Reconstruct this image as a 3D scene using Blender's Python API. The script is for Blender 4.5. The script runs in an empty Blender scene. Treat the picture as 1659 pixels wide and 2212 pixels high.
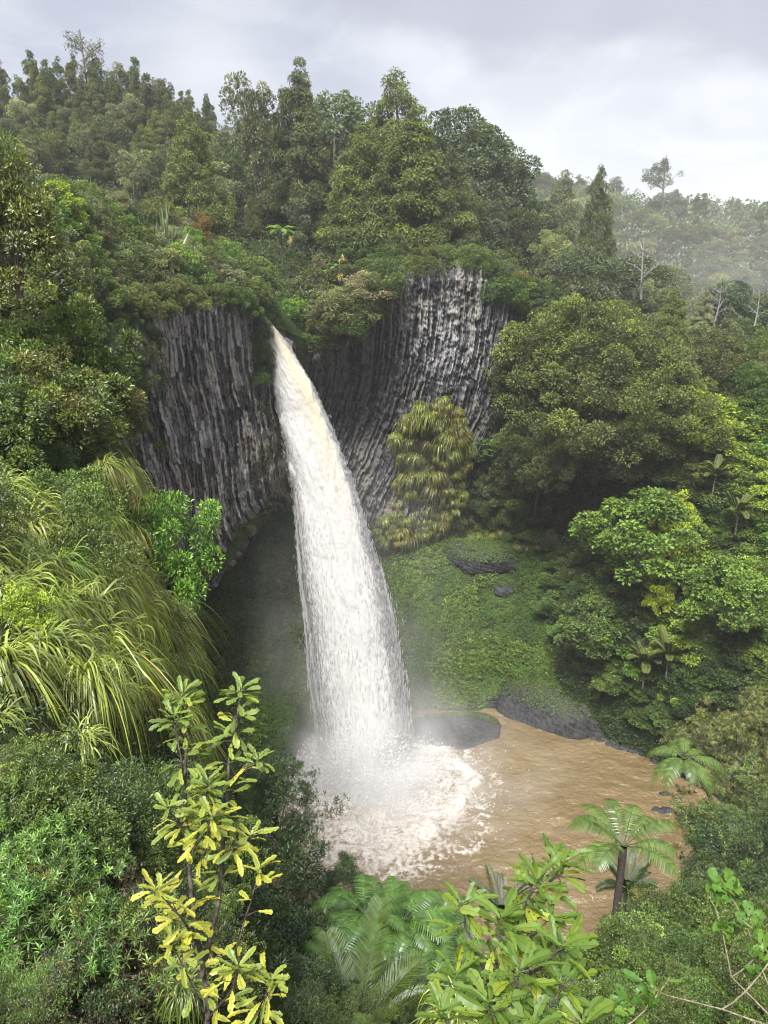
import bpy, math, random
import numpy as np

# ------------------------------------------------------------------ camera, world, sun
SC = bpy.context.scene
CAMZ, PITCH, F = 61.0, math.radians(18.0), 1671.0      # eye height above the pool, tilt down, focal length in px of a 1659x2212 frame
cam_d = bpy.data.cameras.new('camera'); cam = bpy.data.objects.new('camera', cam_d)
SC.collection.objects.link(cam); SC.camera = cam
cam.location = (0, 0, CAMZ); cam.rotation_euler = (math.radians(90) - PITCH, 0, 0)
cam_d.sensor_fit = 'VERTICAL'; cam_d.sensor_height = 24; cam_d.lens = 24 * F / 2212
cam_d.clip_start = 0.05; cam_d.clip_end = 6000
SC.view_settings.view_transform = 'Standard'; SC.view_settings.look = 'None'
SC.view_settings.exposure = 1.35; SC.view_settings.gamma = 1
cy = SC.cycles
cy.max_bounces = 8; cy.diffuse_bounces = 3; cy.glossy_bounces = 2; cy.transmission_bounces = 3
cy.transparent_max_bounces = 12; cy.volume_bounces = 2; cy.use_denoising = True; cy.denoiser = 'OPENIMAGEDENOISE'; cy.denoising_input_passes = 'RGB_ALBEDO_NORMAL'; cy.denoising_prefilter = 'ACCURATE'; SC.render.filter_size = 1.1; cy.filter_width = 1.1
cy.caustics_reflective = False; cy.caustics_refractive = False
SC.render.use_persistent_data = False

SUN_EL, SUN_AZ = math.radians(56), math.radians(198)     # soft light from high behind the viewer's left shoulder
sun_d = bpy.data.lights.new('sun', 'SUN'); sun = bpy.data.objects.new('sun', sun_d); SC.collection.objects.link(sun)
sun_d.energy = 4.9; sun_d.angle = math.radians(20); sun_d.color = (1.0, 0.965, 0.90)
# azimuth measured clockwise from +Y
sun.rotation_euler = (math.radians(90) - SUN_EL, 0, -SUN_AZ + math.pi)

world = bpy.data.worlds.new('World'); SC.world = world; world.use_nodes = True
def nodes(nt):
    nt.nodes.clear()
    def n(kind, **kw):
        x = nt.nodes.new(kind)
        for k, v in kw.items():
            if k.startswith('i_'):
                key = k[2:]; key = int(key) if key.isdigit() else key.replace('_', ' ')
                x.inputs[key].default_value = v
            else: setattr(x, k, v)
        return x
    def l(a, b):
        nt.links.new(a, b)
    def m(op, a, b=None, c=None, clamp=False):
        x = nt.nodes.new('ShaderNodeMath'); x.operation = op; x.use_clamp = clamp
        for i, v in enumerate((a, b, c)):
            if v is None: continue
            if hasattr(v, 'links'): nt.links.new(v, x.inputs[i])
            else: x.inputs[i].default_value = v
        return x.outputs[0]
    def ss(v, lo, hi):
        x = nt.nodes.new('ShaderNodeMapRange'); x.interpolation_type = 'SMOOTHSTEP'
        nt.links.new(v, x.inputs[0]); x.inputs[1].default_value = lo; x.inputs[2].default_value = hi
        return x.outputs[0]
    def mix(f, a, b, blend='MIX'):
        x = nt.nodes.new('ShaderNodeMix'); x.data_type = 'RGBA'; x.blend_type = blend
        for s, v in ((x.inputs[0], f), (x.inputs[6], a), (x.inputs[7], b)):
            if hasattr(v, 'links'): nt.links.new(v, s)
            elif s is x.inputs[0]: s.default_value = v
            else: s.default_value = (*v, 1)
        return x.outputs[2]
    return n, l, m, ss, mix
n, l, m, ss, mix = nodes(world.node_tree)
tc = n('ShaderNodeTexCoord'); sx = n('ShaderNodeSeparateXYZ'); l(tc.outputs['Generated'], sx.inputs[0])
X, Y_, Z = sx.outputs
zc = m('MAXIMUM', Z, 0.0)
az = m('ARCTAN2', X, Y_); den = m('ADD', zc, 0.32)
cx = n('ShaderNodeCombineXYZ'); l(m('DIVIDE', X, den), cx.inputs[0]); l(m('DIVIDE', Y_, den), cx.inputs[1])
n1 = n('ShaderNodeTexNoise', i_Scale=1.5, i_Detail=6.0, i_Roughness=0.52); l(cx.outputs[0], n1.inputs['Vector'])
n2 = n('ShaderNodeTexNoise', i_Scale=2.6, i_Detail=7.0, i_Roughness=0.58, i_Distortion=0.5); l(cx.outputs[0], n2.inputs['Vector'])
wob = m('MULTIPLY', m('SUBTRACT', n1.outputs[0], 0.5), 0.20)
# violet-grey cloud bank: its lower edge drops towards the right
elw = m('ADD', Z, wob)
edge = m('SUBTRACT', elw, m('MULTIPLY', m('SUBTRACT', 0.43, az), 0.11))
bank = m('MULTIPLY', ss(edge, 0.178, 0.212), ss(az, -0.25, 0.05))
soft = ss(n2.outputs[0], 0.40, 0.62)
col = mix(soft, (0.60, 0.625, 0.73), (0.78, 0.80, 0.88))
col = mix(m('MULTIPLY', ss(m('ADD', az, m('MULTIPLY', wob, 2.0)), -.12, .12), .8), col, mix(soft, (0.86, 0.87, 0.92), (1.04, 1.04, 1.07)))
# bright break in the cloud above the gorge
g1 = m('ADD', m('POWER', m('DIVIDE', m('SUBTRACT', az, 0.12), 0.16), 2.0), m('POWER', m('DIVIDE', m('SUBTRACT', elw, 0.105), 0.055), 2.0))
g2 = m('ADD', m('POWER', m('DIVIDE', m('SUBTRACT', az, -0.20), 0.07), 2.0), m('POWER', m('DIVIDE', m('SUBTRACT', elw, 0.215), 0.045), 2.0))
col = mix(m('MULTIPLY', m('EXPONENT', m('MULTIPLY', g1, -1.0)), 0.75), col, (0.96, 0.97, 1.0))
col = mix(m('MULTIPLY', m('EXPONENT', m('MULTIPLY', g2, -1.0)), 0.7), col, (0.98, 0.99, 1.02))
col = mix(m('MULTIPLY', bank, 0.72), col, (0.55, 0.54, 0.645))
# an overcast sky is brighter overhead than at the horizon
zen = m('ADD', 1.0, m('MULTIPLY', ss(Z, 0.30, 0.85), 1.9))
vm = n('ShaderNodeVectorMath', operation='SCALE'); l(col, vm.inputs[0]); l(zen, vm.inputs['Scale'])
sky = n('ShaderNodeTexSky'); sky.sky_type = 'NISHITA'; sky.sun_disc = False
sky.sun_elevation = SUN_EL; sky.sun_rotation = SUN_AZ
b1 = n('ShaderNodeBackground', i_Strength=0.06); l(sky.outputs[0], b1.inputs[0])
b2 = n('ShaderNodeBackground', i_Strength=0.385); l(vm.outputs[0], b2.inputs[0])
mx = n('ShaderNodeMixShader', i_0=0.86); l(b1.outputs[0], mx.inputs[1]); l(b2.outputs[0], mx.inputs[2])
wo = n('ShaderNodeOutputWorld'); l(mx.outputs[0], wo.inputs[0])
try: world.cycles.sampling_method = 'MANUAL'; world.cycles.sample_map_resolution = 512
except Exception: pass

# ------------------------------------------------------------------ helpers
CP, SP = math.cos(PITCH), math.sin(PITCH)
def P(px, py, Y):
    """world point seen at frame pixel (px, py) at ground distance Y"""
    px = np.asarray(px, float); py = np.asarray(py, float); Y = np.asarray(Y, float)
    u = (px - 829.5) / F; v = (1106 - py) / F
    t = Y / (CP + v * SP)
    return np.stack([u * t, Y + 0 * t, CAMZ + (-SP + v * CP) * t], -1)
def shoreY(py, z=0.0):
    v = (1106 - np.asarray(py, float)) / F
    return (z - CAMZ) / (-SP + v * CP) * (CP + v * SP)
def proj(p):
    p = np.asarray(p, float); d = p - np.array([0, 0, CAMZ])
    f = d[..., 1] * CP - d[..., 2] * SP; up = d[..., 1] * SP + d[..., 2] * CP
    return 829.5 + F * d[..., 0] / f, 1106 - F * up / f, f

def _h(i, j, k, s):
    with np.errstate(over='ignore'):
        h = (i.astype(np.int64) * 374761393 + j.astype(np.int64) * 668265263 + k.astype(np.int64) * 2147483647 + s * 974634777) & 0xffffffff
        h = ((h ^ (h >> 13)) * 1274126177) & 0xffffffff
        h = ((h ^ (h >> 16)) * 2246822519) & 0xffffffff
        return ((h ^ (h >> 15)) & 0xffff) / 65535.0
def vn(p, s=0):
    p = np.asarray(p, float); f = np.floor(p); r = p - f; r = r * r * (3 - 2 * r); f = f.astype(np.int64)
    i, j, k = f[..., 0], f[..., 1], f[..., 2]; x, y, z = r[..., 0], r[..., 1], r[..., 2]
    def L(a, b, t): return a + (b - a) * t
    return L(L(L(_h(i, j, k, s), _h(i+1, j, k, s), x), L(_h(i, j+1, k, s), _h(i+1, j+1, k, s), x), y),
             L(L(_h(i, j, k+1, s), _h(i+1, j, k+1, s), x), L(_h(i, j+1, k+1, s), _h(i+1, j+1, k+1, s), x), y), z) * 2 - 1
def fbm(p, o=4, s=0, g=0.5):
    p = np.asarray(p, float); a = 1.0; t = 0; w = 0
    for q in range(o):
        t = t + a * vn(p * 2.03 ** q + 17.3 * q, s + q); w += a; a *= g
    return t / w
def nrm(v): return v / np.maximum(np.linalg.norm(v, axis=-1, keepdims=True), 1e-9)

def mk(name, V, polys, mat, parent=None, attrs=None, smooth=False, link=True):
    V = np.asarray(V, np.float32).reshape(-1, 3)
    if not isinstance(polys, (list, tuple)): polys = [polys]
    polys = [np.asarray(p, np.int32) for p in polys if len(p)]
    me = bpy.data.meshes.new(name)
    me.vertices.add(len(V)); me.vertices.foreach_set('co', V.ravel())
    nl = sum(p.size for p in polys); nf = sum(len(p) for p in polys)
    me.loops.add(nl); me.loops.foreach_set('vertex_index', np.concatenate([p.ravel() for p in polys]))
    me.polygons.add(nf)
    tot = np.concatenate([np.full(len(p), p.shape[1], np.int32) for p in polys])
    st = np.concatenate([[0], np.cumsum(tot)[:-1]]).astype(np.int32)
    me.polygons.foreach_set('loop_start', st); me.polygons.foreach_set('loop_total', tot)
    if smooth: me.polygons.foreach_set('use_smooth', np.ones(nf, bool))
    for k, a in (attrs or {}).items():
        at = me.attributes.new(k, 'FLOAT', 'POINT'); at.data.foreach_set('value', np.asarray(a, np.float32).ravel())
    me.update(calc_edges=True)
    me.materials.append(mat)
    o = bpy.data.objects.new(name, me)
    if link: SC.collection.objects.link(o)
    if parent is not None: o.parent = parent
    return o
def tag(o, label=None, cat=None, group=None, kind=None):
    if label: o['label'] = label
    if cat: o['category'] = cat
    if group: o['group'] = group
    if kind: o['kind'] = kind
    return o
def empty(name, loc=(0, 0, 0)):
    e = bpy.data.objects.new(name, None); SC.collection.objects.link(e); e.location = tuple(float(v) for v in loc); e.empty_display_size = .3
    return e
def copy_tree(o, parent=None):
    c = o.copy(); SC.collection.objects.link(c); c.parent = parent
    for ch in o.children: copy_tree(ch, c)
    return c
def gridfaces(r, c):
    i = np.arange(r - 1)[:, None] * c + np.arange(c - 1)[None, :]
    return np.stack([i, i + 1, i + c + 1, i + c], -1).reshape(-1, 4)

class Bag:
    """collects pieces (vertices, tris/quads, tint) into one mesh"""
    def __init__(s): s.V = []; s.T = []; s.Q = []; s.t = []; s.n = 0
    def add(s, V, Fc, tint=0.5):
        V = np.asarray(V, float).reshape(-1, 3); Fc = np.asarray(Fc) + s.n
        (s.T if Fc.shape[1] == 3 else s.Q).append(Fc)
        s.V.append(V); s.t.append(np.broadcast_to(np.asarray(tint, float).ravel() if np.ndim(tint) else tint, (len(V),))); s.n += len(V)
    def obj(s, name, mat, parent=None, smooth=False, extra=None):
        P_ = [np.concatenate(x) for x in (s.T, s.Q) if x]
        return mk(name, np.concatenate(s.V), P_, mat, parent, {'tint': np.concatenate(s.t)}, smooth)
def tube(pts, rad, k=6):
    pts = np.asarray(pts, float); rad = np.broadcast_to(np.asarray(rad, float), (len(pts),))
    T = nrm(np.gradient(pts, axis=0)); ref = np.array([0.13, 0.21, 1.0]) if abs(T[0, 2]) < .9 else np.array([1.0, .1, .05])
    A = nrm(np.cross(T, ref)); B = np.cross(T, A)
    th = np.linspace(0, 2 * np.pi, k, endpoint=False)
    V = pts[:, None] + rad[:, None, None] * (A[:, None] * np.cos(th)[None, :, None] + B[:, None] * np.sin(th)[None, :, None])
    r = len(pts); i = np.arange(r - 1)[:, None] * k + np.arange(k)[None]; j = np.arange(r - 1)[:, None] * k + (np.arange(k)[None] + 1) % k
    return V.reshape(-1, 3), np.stack([i, j, j + k, i + k], -1).reshape(-1, 4)
def leaves(rng, pos, axis, nor, L, W, fold=0.25):
    """folded rhombic leaves: pos, axis, nor (N,3); L, W (N,)"""
    N = len(pos); a = nrm(axis); b = nrm(np.cross(a, nor)); c = np.cross(b, a)
    L = np.broadcast_to(L, (N,))[:, None]; W = np.broadcast_to(W, (N,))[:, None]
    v0 = pos; v1 = pos + a * L * .45 + b * W * .5 + c * W * fold; v2 = pos + a * L - c * L * .12; v3 = pos + a * L * .45 - b * W * .5 + c * W * fold
    V = np.stack([v0, v1, v2, v3], 1).reshape(-1, 3); i = np.arange(N)[:, None] * 4
    Fc = np.concatenate([i + [0, 1, 2], i + [0, 2, 3]], 0)
    return V, Fc
def rdir(rng, n): return nrm(rng.normal(size=(n, 3)))
def bez(p0, p1, p2, k):
    t = np.linspace(0, 1, k)[:, None]
    return (1-t)**2 * np.asarray(p0, float) + 2*t*(1-t) * np.asarray(p1, float) + t*t * np.asarray(p2, float)

# ------------------------------------------------------------------ materials
def new_mat(name):
    mt = bpy.data.materials.new(name); mt.use_nodes = True
    return mt, nodes(mt.node_tree)
def leaf_mat(name, color=None, trans=0.32, gloss=0.05, rough=0.42, lo=0.55, hi=1.5, yellow=(1.18, 1.08, 0.72), spots=False, noise=0.35, nscale=0.9):
    mt, (n, l, m, ss, mix) = new_mat(name)
    at = n('ShaderNodeAttribute', attribute_name='tint')
    if color is None:
        oi = n('ShaderNodeObjectInfo'); base = oi.outputs['Color']
    else:
        rgb = n('ShaderNodeRGB'); rgb.outputs[0].default_value = (*color, 1); base = rgb.outputs[0]
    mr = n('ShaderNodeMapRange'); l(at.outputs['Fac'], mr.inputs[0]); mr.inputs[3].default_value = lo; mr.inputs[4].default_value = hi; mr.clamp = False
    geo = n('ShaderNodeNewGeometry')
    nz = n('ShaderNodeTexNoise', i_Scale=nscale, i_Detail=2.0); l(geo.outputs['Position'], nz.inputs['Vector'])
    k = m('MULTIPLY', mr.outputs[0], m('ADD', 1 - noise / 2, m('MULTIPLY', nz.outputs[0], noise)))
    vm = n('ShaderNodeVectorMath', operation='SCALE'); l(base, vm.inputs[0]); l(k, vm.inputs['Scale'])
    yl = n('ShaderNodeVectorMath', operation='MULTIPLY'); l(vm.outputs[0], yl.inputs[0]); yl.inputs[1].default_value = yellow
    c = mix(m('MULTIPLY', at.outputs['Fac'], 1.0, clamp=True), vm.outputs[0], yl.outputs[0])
    if spots:
        tcn = n('ShaderNodeTexCoord')
        sp = n('ShaderNodeTexNoise', i_Scale=95.0, i_Detail=2.0); l(tcn.outputs['Object'], sp.inputs['Vector'])
        b = n('ShaderNodeTexNoise', i_Scale=7.0, i_Detail=1.0); l(tcn.outputs['Object'], b.inputs['Vector'])
        msk = m('MULTIPLY', ss(sp.outputs[0], 0.60, 0.66), ss(b.outputs[0], 0.50, 0.60))
        c = mix(msk, c, (0.035, 0.025, 0.012))
        rb = n('ShaderNodeAttribute', attribute_name='rib')
        c = mix(m('MULTIPLY', rb.outputs['Fac'], 0.85), c, (0.05, 0.075, 0.015))
    d = n('ShaderNodeBsdfDiffuse'); t = n('ShaderNodeBsdfTranslucent'); l(c, d.inputs[0])
    tv = n('ShaderNodeVectorMath', operation='MULTIPLY'); l(c, tv.inputs[0]); tv.inputs[1].default_value = (1.25, 1.35, 0.65); l(tv.outputs[0], t.inputs[0])
    a = n('ShaderNodeMixShader', i_0=trans); l(d.outputs[0], a.inputs[1]); l(t.outputs[0], a.inputs[2])
    out = n('ShaderNodeOutputMaterial')
    if gloss > 0:
        g = n('ShaderNodeBsdfGlossy'); g.inputs['Roughness'].default_value = rough; g.inputs['Color'].default_value = (.9, .93, 1, 1)
        e = n('ShaderNodeMixShader', i_0=gloss); l(a.outputs[0], e.inputs[1]); l(g.outputs[0], e.inputs[2]); l(e.outputs[0], out.inputs[0])
    else: l(a.outputs[0], out.inputs[0])
    return mt
def bark_mat(name, c1, c2, scale=6.0):
    mt, (n, l, m, ss, mix) = new_mat(name)
    tcn = n('ShaderNodeTexCoord'); nz = n('ShaderNodeTexNoise', i_Scale=scale, i_Detail=5.0); l(tcn.outputs['Object'], nz.inputs['Vector'])
    c = mix(ss(nz.outputs[0], .38, .66), c1, c2)
    p = n('ShaderNodeBsdfPrincipled', i_Roughness=0.85); l(c, p.inputs['Base Color'])
    bp = n('ShaderNodeBump', i_Strength=0.6, i_Distance=0.03); l(nz.outputs[0], bp.inputs['Height']); l(bp.outputs[0], p.inputs['Normal'])
    o = n('ShaderNodeOutputMaterial'); l(p.outputs[0], o.inputs[0]); return mt
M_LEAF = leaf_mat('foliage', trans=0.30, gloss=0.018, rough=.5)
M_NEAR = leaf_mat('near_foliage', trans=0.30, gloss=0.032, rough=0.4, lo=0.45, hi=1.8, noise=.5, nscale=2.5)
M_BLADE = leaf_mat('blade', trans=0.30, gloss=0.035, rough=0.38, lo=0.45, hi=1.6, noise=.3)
M_SAP = leaf_mat('sapling_leaf', trans=0.42, gloss=0.014, rough=0.45, lo=0.7, hi=1.25, yellow=(1.35, 0.92, 0.6), spots=True, noise=.2)
M_BARK = bark_mat('bark', (0.045, 0.035, 0.028), (0.16, 0.14, 0.12))
M_DARKBARK = bark_mat('dark_bark', (0.018, 0.013, 0.010), (0.07, 0.055, 0.045), 30)
M_DEAD = bark_mat('dead_wood', (0.11, 0.105, 0.10), (0.24, 0.235, 0.22))

def soil_mat(name, c1, c2, c3, sc=0.25):
    mt, (n, l, m, ss, mix) = new_mat(name)
    tcn = n('ShaderNodeTexCoord')
    a = n('ShaderNodeTexNoise', i_Scale=sc, i_Detail=8.0, i_Roughness=.62); b = n('ShaderNodeTexNoise', i_Scale=sc * 7, i_Detail=6.0, i_Roughness=.65)
    l(tcn.outputs['Object'], a.inputs['Vector']); l(tcn.outputs['Object'], b.inputs['Vector'])
    c = mix(ss(a.outputs[0], .4, .62), c1, c2); c = mix(ss(b.outputs[0], .5, .7), c, c3)
    p = n('ShaderNodeBsdfDiffuse'); l(c, p.inputs['Color'])
    bp = n('ShaderNodeBump', i_Strength=1.0, i_Distance=0.6); l(b.outputs[0], bp.inputs['Height']); l(bp.outputs[0], p.inputs['Normal'])
    o = n('ShaderNodeOutputMaterial'); l(p.outputs[0], o.inputs[0]); return mt
M_SOIL = soil_mat('forest_floor', (0.022, 0.032, 0.012), (0.035, 0.055, 0.016), (0.05, 0.05, 0.025))
M_FAR = soil_mat('far_slope', (0.03, 0.042, 0.02), (0.045, 0.06, 0.025), (0.06, 0.065, 0.03), .12)

def rock_mat(name, dark, mid, light, tan, lichen=0.5, wet=0.45):
    mt, (n, l, m, ss, mix) = new_mat(name)
    blk = n('ShaderNodeAttribute', attribute_name='block'); cr = n('ShaderNodeAttribute', attribute_name='crack')
    wea = n('ShaderNodeAttribute', attribute_name='weather')
    geo = n('ShaderNodeNewGeometry'); mp = n('ShaderNodeMapping'); mp.inputs['Scale'].default_value = (1, 1, .3); l(geo.outputs['Position'], mp.inputs['Vector'])
    a = n('ShaderNodeTexNoise', i_Scale=2.6, i_Detail=8.0, i_Roughness=.7); l(mp.outputs[0], a.inputs['Vector'])
    b = n('ShaderNodeTexNoise', i_Scale=0.14, i_Detail=4.0, i_Roughness=.6); l(geo.outputs['Position'], b.inputs['Vector'])
    f = n('ShaderNodeTexNoise', i_Scale=7.0, i_Detail=5.0, i_Roughness=.75); l(mp.outputs[0], f.inputs['Vector'])
    c = mix(ss(m('ADD', a.outputs[0], m('MULTIPLY', m('SUBTRACT', blk.outputs['Fac'], .5), .25)), .38, .62), dark, mid)
    lf = m('MULTIPLY', ss(m('ADD', m('ADD', f.outputs[0], m('MULTIPLY', m('SUBTRACT', blk.outputs['Fac'], .5), .4)), m('MULTIPLY', wea.outputs['Fac'], .38)), .66, .86), lichen)
    c = mix(lf, c, light)
    c = mix(m('MULTIPLY', ss(m('ADD', m('ADD', b.outputs[0], m('MULTIPLY', m('SUBTRACT', f.outputs[0], .5), .5)), m('MULTIPLY', m('SUBTRACT', blk.outputs['Fac'], .5), .2)), .52, .70), .6), c, tan)
    c = mix(m('MULTIPLY', cr.outputs['Fac'], .75), c, (0.012, 0.012, 0.013))
    p = n('ShaderNodeBsdfPrincipled', i_Roughness=wet); l(c, p.inputs['Base Color']); p.inputs['Specular IOR Level'].default_value = .18
    bp = n('ShaderNodeBump', i_Strength=0.9, i_Distance=0.25); l(a.outputs[0], bp.inputs['Height']); l(bp.outputs[0], p.inputs['Normal'])
    o = n('ShaderNodeOutputMaterial'); l(p.outputs[0], o.inputs[0]); return mt
M_ROCKR = rock_mat('basalt_right', (0.022, 0.023, 0.027), (0.11, 0.11, 0.115), (0.31, 0.305, 0.31), (0.18, 0.165, 0.13), .6, .65)
M_ROCKL = rock_mat('basalt_left', (0.022, 0.021, 0.022), (0.125, 0.118, 0.112), (0.34, 0.33, 0.32), (0.26, 0.21, 0.15), .6, .65)

# ------------------------------------------------------------------ terrain sheets
class Sheet:
    """a terrain surface lofted through contour curves running left to right"""
    def __init__(s, name, mat, pxs, curves, rows, amp=1.0, nsc=0.12, amp2=.25, seed=0, build=True):
        pxs = np.asarray(pxs, float); cs = []
        for c in curves:
            if isinstance(c, tuple):                       # ('z', [(px, Y, z), ...])
                a = np.array(c[1], float); Y = np.interp(pxs, a[:, 0], a[:, 1]); z = np.interp(pxs, a[:, 0], a[:, 2])
                f = Y * CP + (CAMZ - z) * SP; cs.append(np.stack([(pxs - 829.5) / F * f, Y, z], -1))
            else:
                a = np.array(c, float); cs.append(P(pxs, np.interp(pxs, a[:, 0], a[:, 1]), np.interp(pxs, a[:, 0], a[:, 2])))
        out = [cs[0][None]]
        for q, (a, b) in enumerate(zip(cs[:-1], cs[1:])):
            k = rows[q]; t = (np.arange(1, k + 1) / k)[:, None, None]; out.append(a * (1 - t) + b * t)
        V = np.concatenate(out)
        N = fbm(V * nsc, 4, seed)[..., None] * amp + fbm(V * nsc * 5, 3, seed + 9)[..., None] * amp2
        V = V + N * np.array([0.1, -0.75, 0.55])
        s.V = V; s.r, s.c = V.shape[:2]; s.F = gridfaces(s.r, s.c)
        s.px, s.py, s.f = proj(V)
        if build: s.o = tag(mk(name, V, s.F, mat, smooth=True), kind='structure')
        a = V[:-1, :-1]; s.fn = np.cross(V[:-1, 1:] - a, V[1:, :-1] - a); s.area = np.linalg.norm(s.fn, axis=-1); s.fn = nrm(s.fn)
        s.fn *= np.where(((a - np.array([0, 0, CAMZ])) * s.fn).sum(-1, keepdims=True) > 0, -1, 1)
    def at(s, px, py):
        d = (s.px - px) ** 2 + (s.py - py) ** 2 + np.where(s.f < 1, 1e9, 0)
        i = int(np.argmin(d)); return s.V.reshape(-1, 3)[i].copy()
    def scatter(s, rng, n, dens):
        """n random points (with normals) where dens(px, py) > random"""
        w = (s.area * np.clip(dens(s.px[:-1, :-1], s.py[:-1, :-1]), 0, None) * (s.f[:-1, :-1] > 1)).ravel()
        i = rng.choice(len(w), n, p=w / w.sum()); r, c = np.divmod(i, s.c - 1); u = rng.random((n, 1)); v = rng.random((n, 1))
        V = s.V; p = V[r, c] * (1-u)*(1-v) + V[r, c+1] * u*(1-v) + V[r+1, c] * (1-u)*v + V[r+1, c+1] * u*v
        return p, s.fn[r, c]
def inpoly(poly):
    poly = np.array(poly, float)
    def f(x, y):
        x = np.asarray(x, float); y = np.asarray(y, float); r = np.zeros(x.shape, bool); j = len(poly) - 1
        for i in range(len(poly)):
            xi, yi = poly[i]; xj, yj = poly[j]
            with np.errstate(divide='ignore', invalid='ignore'):
                r ^= ((yi > y) != (yj > y)) & (x < (xj - xi) * (y - yi) / (yj - yi + 1e-12) + xi)
            j = i
        return r
    return f
def rng_(s): return np.random.default_rng(s)

# far plain under everything, out to the horizon
gp = np.array([[-900, -120, -4], [900, -120, -4], [900, 1200, -4], [-900, 1200, -4]], float)
tag(mk('ground', gp, np.array([[0, 1, 2, 3]]), M_FAR), kind='structure')

SH = lambda px, py: (px, py, float(shoreY(py)))
B = Sheet('gorge_terrain', M_SOIL, np.concatenate([np.arange(-320, 560, 10), np.arange(560, 1700, 4), np.arange(1700, 2150, 12)]), [
    ('z', [(-320, 66, -3), (600, 66, -3), (640, 86, -3), (900, 94, -3), (1100, 95, -3), (1400, 82, -3), (1659, 66, -3), (2150, 55, -3)]),
    [SH(-320, 1860), SH(430, 1860), SH(590, 1830), SH(632, 1690), SH(655, 1600), SH(700, 1585), SH(830, 1560), SH(900, 1535), SH(1000, 1532), SH(1100, 1522), SH(1200, 1558), SH(1300, 1592), SH(1400, 1632), SH(1500, 1690), SH(1659, 1790), SH(2150, 2000)],
    [(-320, 1600, 70), (250, 1600, 78), (430, 1560, 82), (550, 1480, 88), (640, 1400, 95), (700, 1400, 97), (830, 1380, 100), (900, 1340, 101), (1000, 1340, 102), (1100, 1330, 101), (1200, 1380, 97), (1300, 1400, 92), (1400, 1420, 87), (1500, 1450, 82), (1659, 1500, 76), (2150, 1600, 62)],
    [(-320, 1300, 80), (250, 1300, 88), (430, 1250, 93), (550, 1180, 99), (640, 1150, 105), (700, 1150, 109), (830, 1150, 112), (900, 1130, 114), (1000, 1110, 114), (1100, 1140, 110), (1200, 1180, 104), (1300, 1150, 98), (1400, 1150, 93), (1500, 1150, 89), (1659, 1150, 84), (2150, 1200, 74)],
    [(-320, 1000, 90), (640, 1000, 112), (830, 1000, 113), (900, 950, 112), (1000, 950, 112), (1100, 950, 108), (1200, 950, 104), (1300, 900, 101), (1400, 900, 99), (1500, 880, 97), (1659, 850, 94), (2150, 850, 88)],
    [(-320, 640, 100), (430, 640, 110), (550, 640, 105), (640, 680, 103), (700, 700, 104), (830, 640, 106), (900, 610, 107), (1000, 600, 107), (1100, 640, 108), (1200, 670, 111), (1300, 700, 115), (1400, 720, 118), (1500, 735, 118), (1659, 750, 115), (2150, 770, 105)],
    [(-320, 560, 115), (550, 560, 118), (640, 600, 112), (700, 620, 112), (830, 570, 115), (900, 540, 116), (1000, 540, 118), (1100, 570, 121), (1200, 630, 124), (1300, 690, 127), (1400, 712, 130), (1659, 745, 130), (2150, 770, 120)],
    [(-320, 400, 140), (250, 400, 150), (550, 430, 148), (700, 440, 148), (830, 440, 148), (1000, 450, 150), (1100, 500, 150), (1200, 600, 150), (1300, 700, 150), (1400, 740, 150), (2150, 800, 150)],
    [(-320, 225, 168), (0, 225, 175), (250, 232, 175), (430, 262, 172), (500, 310, 170), (550, 330, 170), (700, 350, 165), (830, 350, 165), (1000, 400, 165), (1100, 460, 165), (1200, 590, 165), (1300, 720, 165), (2150, 820, 165)],
    ('z', [(-320, 200, 60), (1000, 190, 50), (1200, 180, 20), (2150, 180, 10)]),
], [4, 40, 44, 30, 50, 20, 16, 16, 6], amp=1.7, nsc=.10, amp2=.65, seed=3)
A = Sheet('far_hill', M_FAR, np.arange(640, 2400, 8), [
    ('z', [(640, 150, 10), (2400, 130, 10)]),
    [(640, 820, 158), (1200, 820, 155), (1659, 860, 145), (2400, 900, 130)],
    [(640, 640, 185), (1200, 640, 180), (1659, 680, 172), (2400, 720, 160)],
    [(640, 500, 220), (1200, 500, 215), (1659, 540, 210), (2400, 580, 200)],
    [(640, 360, 262), (900, 365, 262), (1000, 378, 262), (1100, 388, 262), (1200, 410, 262), (1300, 428, 262), (1400, 446, 262), (1500, 455, 262), (1659, 470, 260), (2400, 490, 250)],
    ('z', [(640, 330, 40), (2400, 320, 30)]),
], [6, 30, 30, 30, 6], amp=3.0, nsc=.05, amp2=.6, seed=21)
C = Sheet('left_bluff', M_SOIL, np.arange(-320, 664, 4), [
    [(-320, 1480, 62), (160, 1405, 76), (350, 1325, 90), (480, 1215, 98), (560, 1120, 101), (660, 1035, 103)],
    [(-320, 1500, 42), (0, 1450, 48), (160, 1420, 57), (250, 1400, 64), (350, 1345, 70), (400, 1322, 73), (440, 1275, 76), (500, 1215, 81), (560, 1130, 86), (620, 1060, 93), (660, 1045, 99)],
    [(-320, 650, 36), (0, 680, 46), (160, 700, 58), (250, 700, 66), (350, 668, 72), (430, 657, 78), (500, 657, 83), (560, 668, 88), (578, 700, 90), (660, 730, 99)],
    [(-320, 500, 42), (0, 520, 54), (160, 560, 66), (250, 560, 74), (350, 560, 82), (430, 570, 87), (500, 590, 90), (560, 635, 94), (578, 680, 97), (660, 712, 102)],
    [(-320, 330, 54), (0, 400, 62), (160, 425, 76), (250, 445, 86), (350, 485, 94), (430, 520, 98), (500, 560, 100), (560, 615, 100), (660, 700, 104)],
    [(-320, 380, 110), (0, 420, 112), (430, 540, 114), (660, 690, 112)],
], [10, 160, 14, 20, 14], amp=1.3, nsc=.11, amp2=.35, seed=5)
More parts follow.
